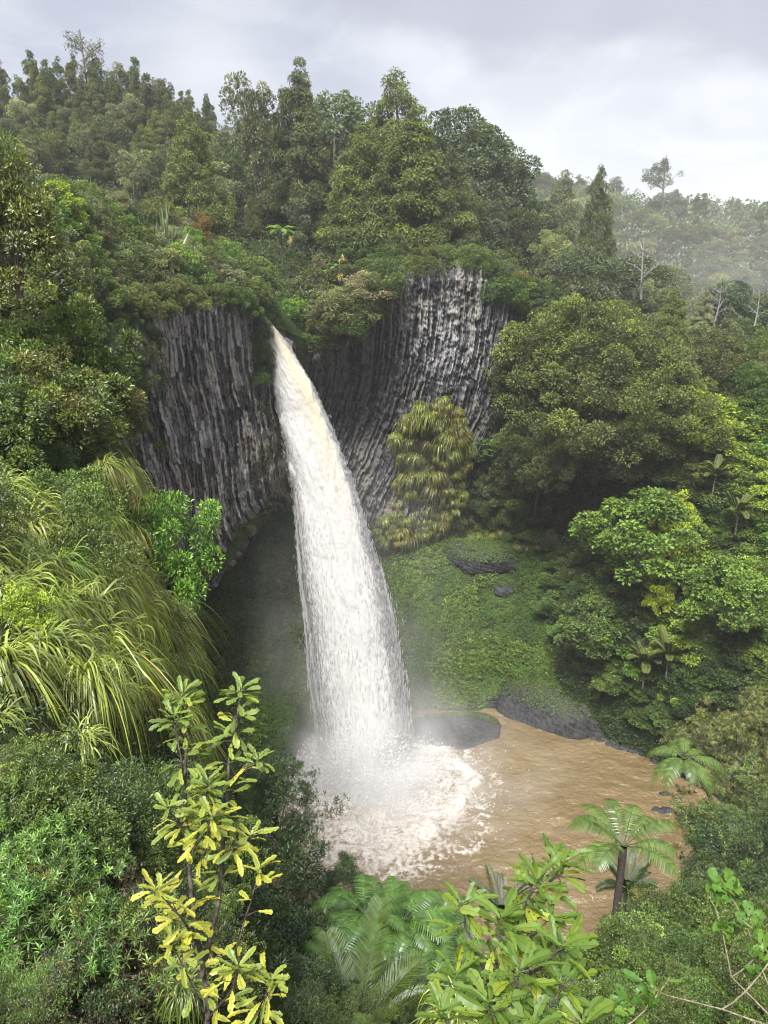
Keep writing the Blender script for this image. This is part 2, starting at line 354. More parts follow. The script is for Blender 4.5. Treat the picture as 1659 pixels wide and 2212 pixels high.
D = Sheet('near_slope', M_SOIL, np.arange(-520, 2240, 12), [
    ('z', [(-520, 60, -3), (0, 56, -3), (410, 48, -3), (700, 40, -3), (1300, 40, -3), (1659, 52, -3), (2240, 60, -3)]),
    [(-520, 480, 36), (0, 620, 33), (100, 800, 32), (200, 980, 32), (300, 1110, 32), (360, 1320, 31), (385, 1500, 29), (420, 1780, 26), (550, 1900, 24), (700, 2020, 20), (900, 2050, 18), (1100, 2100, 17), (1300, 2100, 19), (1450, 2040, 24), (1550, 1880, 30), (1659, 1760, 36), (2240, 1500, 45)],
    [(-520, 900, 20), (0, 1010, 20), (200, 1220, 19), (300, 1380, 19), (380, 1600, 17), (410, 1740, 16), (450, 1880, 14), (550, 1970, 13), (700, 2110, 13), (900, 2150, 12), (1100, 2190, 11), (1300, 2190, 12), (1450, 2130, 14), (1550, 2050, 17), (1659, 1960, 20), (2240, 1800, 22)],
    [(-520, 1500, 8), (0, 1560, 8), (200, 1680, 8), (400, 1900, 8), (600, 2120, 8), (900, 2240, 8), (1300, 2270, 8), (1659, 2200, 9), (2240, 2050, 10)],
    [(-520, 2100, 4.4), (0, 2180, 4.8), (400, 2300, 5), (900, 2450, 5), (1300, 2450, 5), (1659, 2400, 5), (2240, 2350, 5)],
    ('z', [(-520, 2.2, 58.4), (0, 2.2, 58.2), (829, 2.2, 57.6), (1659, 2.2, 57.8), (2240, 2.2, 58)]),
    ('z', [(-520, -6, 59.2), (2240, -6, 59.2)]),
], [16, 30, 30, 14, 8, 4], amp=.55, nsc=.25, amp2=.18, seed=8)

# ------------------------------------------------------------------ columnar basalt cliffs
def columns(V, s, w, seed, depth, lean=0.0, block=3.2):
    """s: sideways coordinate in columns' own frame (metres). returns push towards the viewer, block value, crack value"""
    q = s / w + vn(np.stack([V[..., 0] * .25, V[..., 1] * .1, V[..., 2] * .22], -1), seed) * .9
    k = np.floor(q); fr = q - k
    zz = V[..., 2] + _h(k.astype(np.int64), k.astype(np.int64) * 0, k.astype(np.int64) * 0, seed) * 40
    lvl = np.floor(zz / block + vn(np.stack([q * .2, zz * .1, zz * 0], -1), seed + 2) * .4)
    b = _h(k.astype(np.int64), lvl.astype(np.int64), (k * 0).astype(np.int64), seed + 1)
    k3 = np.floor(q / 5); b2 = _h(k3.astype(np.int64), np.floor(zz / (block * 1.7)).astype(np.int64), (k * 0).astype(np.int64), seed + 4)
    round_ = np.clip(2.6 * np.minimum(fr, 1 - fr), 0, 1) + .25 * fr; lz = zz / block + vn(np.stack([q * .2, zz * .1, zz * 0], -1), seed + 2) * .4; zf = lz - np.floor(lz)
    push = depth * (round_ * .50 + b * 1.15 + b2 * 1.5)
    crack = np.clip(1 - np.minimum(fr, 1 - fr) / .10, 0, 1); crack = np.maximum(crack, np.clip(1 - np.minimum(zf, 1 - zf) / .045, 0, 1) * .8)
    return push, b, crack
def cliff(name, base, mat, pxs, pys, seed, w, depth, slant, wea, cull, amp=1.4, off=1.0):
    X, Yy = np.meshgrid(pxs, pys)
    Yd = base(X, Yy) - off
    V = P(X, Yy, Yd)
    s = V[..., 0] + slant(V)
    big = fbm(V * np.array([.12, .12, .06]), 4, seed) * amp
    push, b, cr = columns(V, s, w, seed, depth)
    push += big + fbm(V * 1.3, 3, seed + 5) * .45 + fbm(V * np.array([5, 5, 2.2]), 3, seed + 6) * .24
    V = V + push[..., None] * np.array([0.12, -1.0, 0.0])
    V[..., 0] += fbm(V * .8, 3, seed + 8) * .22
    Fq = gridfaces(*X.shape); ins = cull(X, Yy).ravel() > -.6; Fq = Fq[ins[Fq].all(1)]
    return tag(mk(name, V, Fq, mat, attrs={'block': b, 'crack': cr, 'weather': wea(X, Yy)}), kind='structure'), V
def Ymap(S):
    """depth lookup by frame position on a sheet"""
    def f(X, Yy):
        m = (S.f > 1) & (S.px > X.min() - 40) & (S.px < X.max() + 40) & (S.py > Yy.min() - 60) & (S.py < Yy.max() + 60)
        px, py, Y = S.px[m], S.py[m], S.V[..., 1][m]; gx = np.arange(X.min(), X.max() + 24, 24); gy = np.arange(Yy.min(), Yy.max() + 24, 24)
        G = np.zeros((len(gy), len(gx)))
        for i, y in enumerate(gy):
            for j, x in enumerate(gx):
                d = (px - x) ** 2 + (py - y) ** 2 + 120.; ww = 1 / d ** 2; G[i, j] = (ww * Y).sum() / ww.sum()
        fx = np.clip((X - gx[0]) / 24, 0, len(gx) - 1.001); fy = np.clip((Yy - gy[0]) / 24, 0, len(gy) - 1.001)
        i = fy.astype(int); j = fx.astype(int); u = fx - j; v = fy - i
        return G[i, j]*(1-u)*(1-v) + G[i, j+1]*u*(1-v) + G[i+1, j]*(1-u)*v + G[i+1, j+1]*u*v
    return f
def edge_push(X, Yy, top, bot, left, right, soft=25.):
    t = np.interp(X[0], *np.array(top, float).T)[None]; b = np.interp(X[0], *np.array(bot, float).T)[None]
    return np.clip(np.minimum(np.minimum((Yy - t), (b - Yy)), np.minimum(X - left, right - X)) / soft, -4, 1)
RT = [(640, 780), (700, 735), (760, 715), (830, 640), (870, 592), (960, 578), (1050, 582), (1110, 620), (1160, 660)]
RB = [(640, 900), (700, 1000), (760, 1150), (830, 1185), (880, 1150), (960, 1100), (1060, 960), (1100, 900), (1160, 860)]
def baseR(X, Yy):
    top = np.interp(X, [640, 700, 830, 900, 1000, 1100, 1160], [103.2, 104, 106, 106.6, 107, 107.6, 109.5]); bot = np.interp(X, [640, 830, 900, 1000, 1100, 1160], [111, 112.5, 112, 111.5, 109, 107])
    w = np.clip((Yy - 600) / 350, 0, 1.0); return top * (1 - w) + bot * w + 1.6 * (1 - edge_push(X, Yy, RT, RB, 640, 1150))
cliffR, VR = cliff('basalt_cliff', baseR, M_ROCKR, np.arange(640, 1162, 1.3), np.arange(560, 1200, 2.2), 31, .27, .40,
                   lambda V: (V[..., 2] - 55) * -(0.02 + .27 * np.clip((52 - V[..., 2]) / 24, 0, 1)),
                   lambda X, Yy: np.clip(1.15 - np.hypot((X - 960) / 170, (Yy - 700) / 150), -.8, .8), lambda X, Yy: edge_push(X, Yy, RT, RB, 640, 1150) + .8 * vn(np.stack([X * .05, Yy * .02, 0 * X], -1), 7), amp=1.5, off=2.9)
bC = Ymap(C)
LB = [(100, 1440), (250, 1400), (350, 1345), (400, 1322), (440, 1275), (500, 1215), (560, 1140), (600, 1085), (640, 1060)]
LT = [(100, 690), (160, 700), (250, 700), (350, 655), (430, 640), (500, 640), (560, 655), (640, 740)]
def baseL(X, Yy): return bC(X, Yy) + 2.0 * (1 - edge_push(X, Yy, LT, LB, 90, 640, 14))
cliffL, VL = cliff('columnar_cliff', baseL, M_ROCKL, np.arange(120, 640, 1.3), np.arange(630, 1440, 2.2), 47, .21, .34,
                   lambda V: (V[..., 2] - 40) * .05, lambda X, Yy: .40 + .5 * np.clip(1 - (Yy - 640) / 200, 0, 1), lambda X, Yy: edge_push(X, Yy, LT, LB, 90, 640, 14) + .8 * vn(np.stack([X * .06, Yy * .02, 0 * X], -1), 8), amp=1.3)

# ------------------------------------------------------------------ pool
IMP = P(790, 1690, float(shoreY(1690)))              # where the fall strikes the water
def wavefield(X, Yw):
    d = np.hypot(X - IMP[0], (Yw - IMP[1]))
    p = np.stack([X, Yw, 0 * X], -1)
    adv = p + np.stack([fbm(p * .08, 3, 71), fbm(p * .08, 3, 72), 0 * X], -1) * 2.5
    h = fbm(adv * np.array([.45, .75, 1]), 4, 61) * .22 + (1 - np.abs(fbm(adv * np.array([.9, 1.5, 1]), 3, 62))) * .13
    boil = np.exp(-(d / 11.) ** 2); low = np.exp(-((X - IMP[0] - 1) / 10.) ** 2 - ((Yw - IMP[1] + 10) / 7.) ** 2)
    h = h + boil * (fbm(p * .5, 5, 63, .65) * 1.5 + .5)
    ang = np.arctan2(Yw - IMP[1], X - IMP[0])
    R = 11.6 + 1.6 * vn(np.stack([ang * 2.2, ang * 0, ang * 0], -1), 64) + .9 * vn(np.stack([ang * 7, ang * 0, ang * 0], -1), 65)
    side = np.clip(.35 + .75 * np.cos(ang - .05), 0, 1)
    ring = np.exp(-((d - R) / 1.0) ** 2) * side
    h = h + ring * .55
    ins = np.clip((R - d) / 3.5, 0, 1)
    ridg = 1 - np.abs(fbm(adv * 1.3, 4, 66, .6)) * 2.2
    foam = np.clip(boil * 1.25 + low * .75, 0, 1) + ins * np.clip(.25 + side, 0, 1) * .62 + ring * .9
    lace = np.clip(ridg - .25, 0, 1)
    foam = foam * (.40 + .75 * lace) + np.exp(-((d - 15.8 - 2 * vn(np.stack([ang * 3, ang * 0, ang * 0], -1), 67)) / 1.0) ** 2) * side * np.clip(lace * 1.3 - .35, 0, 1) * .9
    return h, np.clip(foam, 0, 1.3)
gx, gy = np.meshgrid(np.arange(-42, 60, .17), np.arange(40, 104, .20))
h, foam = wavefield(gx, gy)
mt, (n, l, m, ss, mix) = new_mat('pool_water')
at = n('ShaderNodeAttribute', attribute_name='foam'); geo = n('ShaderNodeNewGeometry')
mp = n('ShaderNodeMapping'); mp.inputs['Scale'].default_value = (1, 1.4, 1); l(geo.outputs['Position'], mp.inputs['Vector'])
a = n('ShaderNodeTexNoise', i_Scale=.10, i_Detail=4.0, i_Roughness=.6, i_Distortion=1.0); l(mp.outputs[0], a.inputs['Vector'])
b = n('ShaderNodeTexNoise', i_Scale=2.2, i_Detail=6.0, i_Roughness=.7, i_Distortion=.8); l(mp.outputs[0], b.inputs['Vector'])
sp = n('ShaderNodeSeparateXYZ'); l(geo.outputs['Position'], sp.inputs[0])
c = mix(ss(a.outputs[0], .35, .65), (0.104, 0.074, 0.034), (0.138, 0.102, 0.054))
fm = m('MULTIPLY', m('ADD', at.outputs['Fac'], m('MULTIPLY', m('SUBTRACT', b.outputs[0], .5), .9)), 1.0)
wc = mix(ss(b.outputs[0], .3, .7), (0.25, 0.215, 0.17), (0.44, 0.42, 0.395))
c = mix(ss(fm, .20, .85), c, wc)
p = n('ShaderNodeBsdfPrincipled', i_Roughness=0.22); l(c, p.inputs['Base Color']); p.inputs['Specular IOR Level'].default_value = .45
l(m('ADD', .12, m('MULTIPLY', ss(fm, .28, .72), .5)), p.inputs['Roughness'])
b2n = n('ShaderNodeTexNoise', i_Scale=1.1, i_Detail=5.0, i_Roughness=.62, i_Distortion=.6); l(mp.outputs[0], b2n.inputs['Vector'])
bp = n('ShaderNodeBump', i_Strength=1.0, i_Distance=.32); l(b2n.outputs[0], bp.inputs['Height']); l(bp.outputs[0], p.inputs['Normal'])
o = n('ShaderNodeOutputMaterial'); l(p.outputs[0], o.inputs[0]); M_POOL = mt
tag(mk('water', np.stack([gx, gy, h], -1), gridfaces(*gx.shape), M_POOL, attrs={'foam': foam}, smooth=True), kind='structure')

# ------------------------------------------------------------------ the waterfall
ELF = [(680, 560), (690, 563), (730, 568), (769, 577), (818, 586), (884, 597), (938, 608), (993, 617), (1060, 630), (1150, 638), (1239, 646), (1364, 664), (1460, 671), (1568, 688), (1662, 702), (1720, 706)]
ERT = [(680, 572), (689, 578), (708, 596), (747, 628), (796, 656), (835, 681), (879, 700), (917, 718), (972, 738), (1027, 760), (1104, 784), (1230, 822), (1340, 850), (1460, 871), (1568, 882), (1640, 892), (1720, 900)]
def fallY(py): return np.interp(py, [680, 760, 900, 1200, 1500, 1720], [87.0, 87.2, 86.8, 85.6, 84, 82.4])
def fall_center(py):
    L_ = np.interp(py, *np.array(ELF, float).T); R_ = np.interp(py, *np.array(ERT, float).T)
    return L_, R_
rows = 900; cols = 220
pys = np.linspace(683, 1715, rows); L_, R_ = fall_center(pys)
Cn = P((L_ + R_) / 2, pys, fallY(pys)); Lp = P(L_, pys, fallY(pys)); hw = np.linalg.norm(Cn - Lp, axis=-1)
arc = np.concatenate([[0], np.cumsum(np.linalg.norm(np.diff(Cn, axis=0), axis=1))])
th = np.linspace(0, 2 * np.pi, cols, endpoint=False)
xx = np.cos(th)[None] * hw[:, None]; dd = -np.sin(th)[None] * hw[:, None] * .28
U = np.cos(th)[None] + 0 * hw[:, None]                       # -1 left edge .. 1 right edge
pn = np.stack([xx * 1.0, dd * 1.0, (arc * .34 - .0016 * arc ** 2)[:, None] + 0 * xx], -1)
n1_ = fbm(pn * np.array([1.3, 1.3, 1.6]), 5, 81, .62); n2_ = fbm(pn * np.array([3.2, 3.2, 2.6]), 4, 82, .65); n3_ = fbm(pn * np.array([.7, .7, .35]), 3, 83)
env = np.clip(arc / 6, .15, 1)[:, None]
n4_ = fbm(pn * np.array([.9, .9, 1.2]) + 31, 3, 84); disp = env * (n1_ * .16 + n2_ * .05 + n3_ * .30 + np.abs(np.cos(th))[None] ** 6 * n4_ * .55)
shrink = .87
V = Cn[:, None, :] + np.stack([xx * shrink + np.cos(th)[None] * disp, dd * shrink - np.sin(th)[None] * disp * 1.3, 0 * xx + disp * .3], -1)
i = np.arange(rows - 1)[:, None] * cols + np.arange(cols)[None]; j = np.arange(rows - 1)[:, None] * cols + (np.arange(cols)[None] + 1) % cols
FQ = np.stack([i, j, j + cols, i + cols], -1).reshape(-1, 4)
v = (pys[:, None] - 690) / 1000
yel = np.exp(-((U - .62) / .30) ** 2) * np.clip(1.15 - v * 1.7, 0, 1) + np.exp(-((U - .2) / .5) ** 2) * np.clip(.35 - v * .5, 0, 1)
yel = np.clip(yel * (.30 + .7 * (n3_ * .5 + .5)) * np.clip(1.25 - v * 2.2, 0, 1), 0, .5)
dens = np.clip(.62 + n1_ * .75 + n3_ * .35 + n2_ * .25 - .10 * v, 0, 1)
mt, (n, l, m, ss, mix) = new_mat('falling_water')
ay = n('ShaderNodeAttribute', attribute_name='silt'); ad = n('ShaderNodeAttribute', attribute_name='density'); tcn = n('ShaderNodeTexCoord')
mp = n('ShaderNodeMapping'); mp.inputs['Scale'].default_value = (1, 1, .26); l(tcn.outputs['Object'], mp.inputs['Vector'])
a = n('ShaderNodeTexNoise', i_Scale=2.4, i_Detail=6.0, i_Roughness=.66); l(mp.outputs[0], a.inputs['Vector'])
k = m('ADD', ad.outputs['Fac'], m('MULTIPLY', m('SUBTRACT', a.outputs[0], .5), 1.5))
c = mix(ss(k, .15, .75), (0.66, 0.66, 0.66), (0.93, 0.93, 0.94))
c = mix(m('MULTIPLY', ay.outputs['Fac'], .9), c, (0.72, 0.60, 0.30))
p = n('ShaderNodeBsdfDiffuse'); l(c, p.inputs['Color']); t = n('ShaderNodeBsdfTranslucent'); l(c, t.inputs['Color'])
bp = n('ShaderNodeBump', i_Strength=.3, i_Distance=.12); l(a.outputs[0], bp.inputs['Height']); l(bp.outputs[0], p.inputs['Normal'])
ms = n('ShaderNodeMixShader', i_0=.5); l(p.outputs[0], ms.inputs[1]); l(t.outputs[0], ms.inputs[2])
o = n('ShaderNodeOutputMaterial'); l(ms.outputs[0], o.inputs[0]); M_FALL = mt
FALL = tag(mk('waterfall', V, FQ, M_FALL, attrs={'silt': yel, 'density': dens}, smooth=True),
           'tall white waterfall leaping from the cliff notch into the brown pool', 'waterfall', kind='thing')
# torn shreds of water round the main body
rng = rng_(11)
N = 34000
py_ = 684 + 1030 * rng.random(N) ** .9; L_, R_ = fall_center(py_); c0 = P((L_ + R_) / 2, py_, fallY(py_)); hwv = np.linalg.norm(c0 - P(L_, py_, fallY(py_)), axis=-1)
a_ = rng.random(N) * 2 * np.pi; edge = rng.random(N) < .72
a_ = np.where(edge, rng.normal(0, .45, N) + np.where(rng.random(N) < .55, 0, np.pi), a_)
lowness = np.clip((py_ - 690) / 1000, 0, 1)
rr = .85 + np.abs(rng.normal(0, 1, N)) * (.05 + .06 * lowness)
pos = c0 + np.stack([np.cos(a_) * hwv * rr, -np.sin(a_) * hwv * .30 * rr, 0 * a_], -1)
dn = P((L_ + R_) / 2, py_ + 12, fallY(py_ + 12)); Lx, Rx = fall_center(py_ + 12); hw2 = np.linalg.norm(P((Lx+Rx)/2, py_+12, fallY(py_+12)) - P(Lx, py_+12, fallY(py_+12)), axis=-1)
dn = P((Lx + Rx) / 2, py_ + 12, fallY(py_ + 12)) + np.stack([np.cos(a_) * hw2 * rr, -np.sin(a_) * hw2 * .30 * rr, 0 * a_], -1)
ax = nrm(dn - pos) + rng.normal(0, .10, (N, 3))
nor = np.stack([np.cos(a_), -np.sin(a_), .3 + 0 * a_], -1) + rng.normal(0, .12, (N, 3))
LL = rng.uniform(.2, 1.1, N) * (.45 + lowness * 1.3); WW = np.minimum(LL * rng.uniform(.06, .16, N), .09)
Vs, Fs = leaves(rng, pos, ax, nor, LL, WW, .1)
tnt = np.repeat(np.clip(.80 + rng.normal(0, .12, N), 0, 1), 4)
yv = np.repeat(np.clip(np.exp(-((np.cos(a_) - .75) / .3) ** 2) * (.6 - 2.4 * lowness), 0, 1) * rng.random(N), 4)
tag(mk('water_shreds', Vs, Fs, M_FALL, FALL, attrs={'silt': yv, 'density': tnt}), kind='stuff')
# separate thin streams that peel off the lower left side
N = 15000; k_ = 16; sa = np.concatenate([rng.uniform(2.5, 3.6, 10), rng.uniform(-.5, .4, 6)]); sr = rng.uniform(.90, 1.03, k_); s0 = rng.uniform(1050, 1350, k_); q_ = rng.integers(0, k_, N)
py_ = s0[q_] + (1700 - s0[q_]) * rng.random(N); L_, R_ = fall_center(py_); c0 = P((L_ + R_) / 2, py_, fallY(py_)); hwv = np.linalg.norm(c0 - P(L_, py_, fallY(py_)), axis=-1)
w_ = sr[q_] + .05 * np.sin(py_ * .008 + q_); pos = c0 + np.stack([np.cos(sa[q_]) * hwv * w_, -np.sin(sa[q_]) * hwv * .30 * w_, 0 * py_], -1) + rng.normal(0, .07, (N, 3))
Vs, Fs = leaves(rng, pos, np.array([.10, -.05, -1.]) + rng.normal(0, .05, (N, 3)), np.array([0, -1., .2]) + rng.normal(0, .2, (N, 3)), rng.uniform(.4, 1.2, N), rng.uniform(.03, .08, N), .4)
tag(mk('thin_streams', Vs, Fs, M_FALL, FALL, attrs={'silt': np.zeros(4 * N), 'density': np.full(4 * N, .95)}), kind='stuff')
# splashes thrown up round the foot
N = 26000
a_ = rng.random(N) * 2 * np.pi; d_ = np.abs(rng.normal(0, 1, N)) * 4.2 + 1.5
x_ = IMP[0] + np.cos(a_) * d_ * 1.35; y_ = IMP[1] + np.sin(a_) * d_
z_ = np.abs(rng.normal(0, 1, N)) * np.clip(3.4 - d_ * .30, .12, 3)
ax = nrm(np.stack([np.cos(a_) * .8, np.sin(a_) * .8, .6 + 0 * a_], -1) + rng.normal(0, .5, (N, 3)))
Vs, Fs = leaves(rng, np.stack([x_, y_, z_ + .1], -1), ax, rdir(rng, N), rng.uniform(.1, .42, N), rng.uniform(.05, .16, N), .4)
tag(mk('splash', Vs, Fs, M_FALL, FALL, attrs={'silt': np.zeros(4 * N), 'density': np.full(4 * N, .8)}), kind='stuff')

# ------------------------------------------------------------------ spray and haze
def vol_mat(name, color, dens, aniso=.0):
    mt, (n, l, m, ss, mix) = new_mat(name); p = n('ShaderNodeVolumePrincipled'); p.inputs['Color'].default_value = (*color, 1); p.inputs['Density'].default_value = dens
    p.inputs['Anisotropy'].default_value = aniso; o = n('ShaderNodeOutputMaterial'); l(p.outputs[0], o.inputs['Volume']); return mt
def blob(c, r, seed, k=22, rough=.22):
    u = np.linspace(0, np.pi, k); w = np.linspace(0, 2 * np.pi, 2 * k, endpoint=False)
    d = np.stack([np.sin(u)[:, None] * np.cos(w)[None], np.sin(u)[:, None] * np.sin(w)[None], np.cos(u)[:, None] + 0 * w[None]], -1)
    q = 1 + rough * fbm(d * 1.7 + seed, 3, seed)[..., None]
    V = np.asarray(c) + d * q * np.asarray(r); c_ = 2 * k; i = np.arange(k - 1)[:, None] * c_ + np.arange(c_)[None]; j = np.arange(k - 1)[:, None] * c_ + (np.arange(c_)[None] + 1) % c_
    return V.reshape(-1, 3), np.stack([i, i + c_, j + c_, j], -1).reshape(-1, 4)
GAUSS = [(800, 1640, 82, (5.5, 5, 6.5), .085), (815, 1740, 79, (7.5, 6, 6), .15), (850, 1850, 74, (9.5, 7, 5.0), .17), (900, 1700, 80, (11, 8, 4.5), .045),
         (660, 1480, 85, (5, 5, 12), .018), (780, 1400, 86, (9, 6, 17), .012), (980, 1760, 77, (13, 9, 5), .016), (900, 1560, 87, (7, 4, 4), .030)]
def mist_box(name, lo, hi, gauss, nscale, rate):
    """a box of air whose density swells and thins like drifting spray"""
    mt, (n, l, m, ss, mix) = new_mat(name); geo = n('ShaderNodeNewGeometry'); pos = geo.outputs['Position']
    nz = n('ShaderNodeTexNoise', i_Scale=nscale, i_Detail=2.0, i_Roughness=.5); l(pos, nz.inputs['Vector']); tot = None
    for px, py, Y, r, d in gauss:
        c = P(px, py, Y); a = n('ShaderNodeVectorMath', operation='SUBTRACT'); l(pos, a.inputs[0]); a.inputs[1].default_value = tuple(float(v) for v in c)
        b = n('ShaderNodeVectorMath', operation='DIVIDE'); l(a.outputs[0], b.inputs[0]); b.inputs[1].default_value = r
        q = n('ShaderNodeVectorMath', operation='DOT_PRODUCT'); l(b.outputs[0], q.inputs[0]); l(b.outputs[0], q.inputs[1])
        g = m('MULTIPLY', m('EXPONENT', m('MULTIPLY', q.outputs['Value'], -1.0)), d); tot = g if tot is None else m('ADD', tot, g)
    dn = m('MULTIPLY', tot, m('MULTIPLY', ss(nz.outputs[0], .30, .68), 1.7))
    v = n('ShaderNodeVolumePrincipled'); v.inputs['Color'].default_value = (.99, .99, .995, 1); v.inputs['Anisotropy'].default_value = 0.; l(dn, v.inputs['Density'])
    o = n('ShaderNodeOutputMaterial'); l(v.outputs[0], o.inputs['Volume']); mt.cycles.volume_step_rate = rate
    hb = np.array([[x, y, z] for z in (lo[2], hi[2]) for y in (lo[1], hi[1]) for x in (lo[0], hi[0])], float)
    tag(mk(name, hb, np.array([[0, 2, 3, 1], [4, 5, 7, 6], [0, 1, 5, 4], [1, 3, 7, 5], [3, 2, 6, 7], [2, 0, 4, 6]]), mt), kind='stuff')
mist_box('spray_mist', (-26, 55, -1), (30, 100, 42), GAUSS, .16, .5)
mist_box('valley_mist', (10, 112, 12), (190, 255, 100), [(1600, 700, 200, (95, 45, 30), .0026), (1330, 690, 150, (42, 22, 20), .0030)], .022, .5)
hb = np.array([[x, y, z] for z in (-5.2, 125) for y in (-121, 1201) for x in (-901, 901)], float)
tag(mk('haze', hb, np.array([[0, 2, 3, 1], [4, 5, 7, 6], [0, 1, 5, 4], [1, 3, 7, 5], [3, 2, 6, 7], [2, 0, 4, 6]]), vol_mat('haze', (.96, .965, .985), .00026, .2)), kind='stuff')

# ------------------------------------------------------------------ plant builders (natural size, base at the origin)
def crown(rng, H, z0, R, prof, nc, rc, nl, ll, lw, droop=0.0, up=0.5, squash=.8, outer=.55, fold=.25, lobes=.22, tintvar=.2):
    ts = rng.random(nc * 3); ts = ts[rng.random(nc * 3) < np.clip(prof(ts) + .15, 0, 1)][:nc]; nc = len(ts)
    if prof(np.array([.99]))[0] < .3: ts[:5] = [.80, .86, .91, .955, .99]
    an = rng.random(nc) * 2 * np.pi
    lob = 1 + lobes * vn(np.stack([np.cos(an) * 1.6, np.sin(an) * 1.6, ts * 4], -1), int(rng.integers(1e4)))
    rad = R * prof(ts) * (outer + (1 - outer) * rng.random(nc)) * lob
    c = np.stack([np.cos(an) * rad, np.sin(an) * rad, z0 + (H - z0) * ts * (1 + .025 * rng.normal(size=nc))], -1)
    r = rc * rng.uniform(.6, 1.25, nc) * (.55 + .45 * np.clip(prof(ts), 0, 1))
    ci = rng.choice(nc, nl, p=r ** 2 / (r ** 2).sum())
    d = rdir(rng, nl); d[:, 2] = np.abs(d[:, 2]) * np.where(rng.random(nl) < .72, 1, -.7); d = nrm(d)
    rr = (.55 + .45 * rng.random(nl) ** .6)[:, None]
    off = d * rr * r[ci][:, None]; off[:, 2] *= squash; off[:, 2] -= droop * (np.linalg.norm(off[:, :2], axis=1) ** 1.4) * .5
    pos = c[ci] + off
    ax = d * (1 - droop * .8) + np.array([0, 0, -1.]) * droop * 1.2 + rng.normal(0, .45, (nl, 3))
    no = d + np.array([0, 0, up]) + rng.normal(0, .45, (nl, 3))
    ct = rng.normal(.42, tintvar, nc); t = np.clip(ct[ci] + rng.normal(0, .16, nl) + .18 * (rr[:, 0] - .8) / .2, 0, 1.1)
    s = rng.uniform(.65, 1.3, nl)
    V, Fc = leaves(rng, pos, ax, no, ll * s, lw * s, fold)
    return V, Fc, np.repeat(t, 4), c, r
def trunk(rng, H, r0, targets, lean=0.0, nb=9, k=7):
    b = Bag(); top = np.array([lean * H * .3, 0, H]); mid = np.array([rng.normal(0, .04) * H, rng.normal(0, .04) * H, H * .5])
    pts = bez([0, 0, -.6], mid, top, 9); V, Q = tube(pts, np.linspace(r0, r0 * .18, 9), k); b.add(V, Q, .5)
    if len(targets):
        for q in rng.choice(len(targets), min(nb, len(targets)), replace=False):
            t = targets[q]; s = np.clip((t[2] / H - .25), .12, .85); p0 = pts[int(s * 8)]
            V, Q = tube(bez(p0, (p0 + t) / 2 + [0, 0, -.04 * H], t, 6), np.linspace(r0 * .45 * (1 - s * .6), r0 * .06, 6), 5); b.add(V, Q, .5)
    return b
def tree(name, rng, H, z0, R, prof, nc, rc, nl, ll, lw, r0=.28, bark=None, nb=9, **kw):
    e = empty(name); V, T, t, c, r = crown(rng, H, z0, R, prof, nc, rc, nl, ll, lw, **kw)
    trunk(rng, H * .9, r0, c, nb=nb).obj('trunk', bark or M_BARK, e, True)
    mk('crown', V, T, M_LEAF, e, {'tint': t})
    e['h'] = H; return e
P_cone = lambda t: np.clip((1 - t) ** .75, 0, 1) * np.clip(t * 7 + .35, 0, 1)
P_spire = lambda t: np.clip((1 - t) ** .6, 0, 1) * np.clip(t * 5 + .4, 0, 1)
P_dome = lambda t: np.sqrt(np.clip(1 - np.clip((t - .32) / .68, -1, 1) ** 2, 0, 1)) * np.clip(t * 3 + .55, 0, 1)
P_vase = lambda t: np.clip(.35 + t * .85, 0, 1) * np.sqrt(np.clip(1.06 - t ** 3, 0, 1))
PROTO = {}
def proto(kind, *objs): PROTO[kind] = list(objs)
proto('conifer', *[tree('conifer_tree', rng_(100 + s), 16, 1.0, 4.6, P_cone, 230, .95, 42000, .30, .10, droop=.5, up=.2, r0=.35, lobes=.35) for s in range(3)])
proto('spire', *[tree('spire_tree', rng_(110 + s), 9, .8, 1.9, P_spire, 46, .62, 5000, .30, .11, up=.8, r0=.14, lobes=.45) for s in range(3)])
proto('grey', *[tree('grey_leaved_tree', rng_(120 + s), 9, 1.2, 3.4, P_vase, 75, .72, 7500, .24, .13, r0=.18, lobes=.5, outer=.3, nb=16) for s in range(3)])
proto('round', *[tree('broadleaf_tree', rng_(130 + s), 9, .8, 4.6, P_dome, 95, 1.0, 14000, .27, .17, r0=.24, lobes=.35) for s in range(4)])
proto('big', *[tree('broadleaf_tree', rng_(136 + s), 18, 2.0, 9.2, P_dome, 260, 1.35, 62000, .30, .16, r0=.5, lobes=.75, outer=.35, tintvar=.26) for s in range(3)])
proto('lush', *[tree('lush_broadleaf_tree', rng_(140 + s), 8, .3, 4.2, P_dome, 80, 1.0, 12000, .30, .20, r0=.20, lobes=.3, squash=.65) for s in range(3)])
proto('bush', *[tree('shrub', rng_(150 + s), 3.2, .1, 2.3, P_dome, 55, .55, 7000, .17, .09, r0=.06, lobes=.35, nb=14) for s in range(4)])

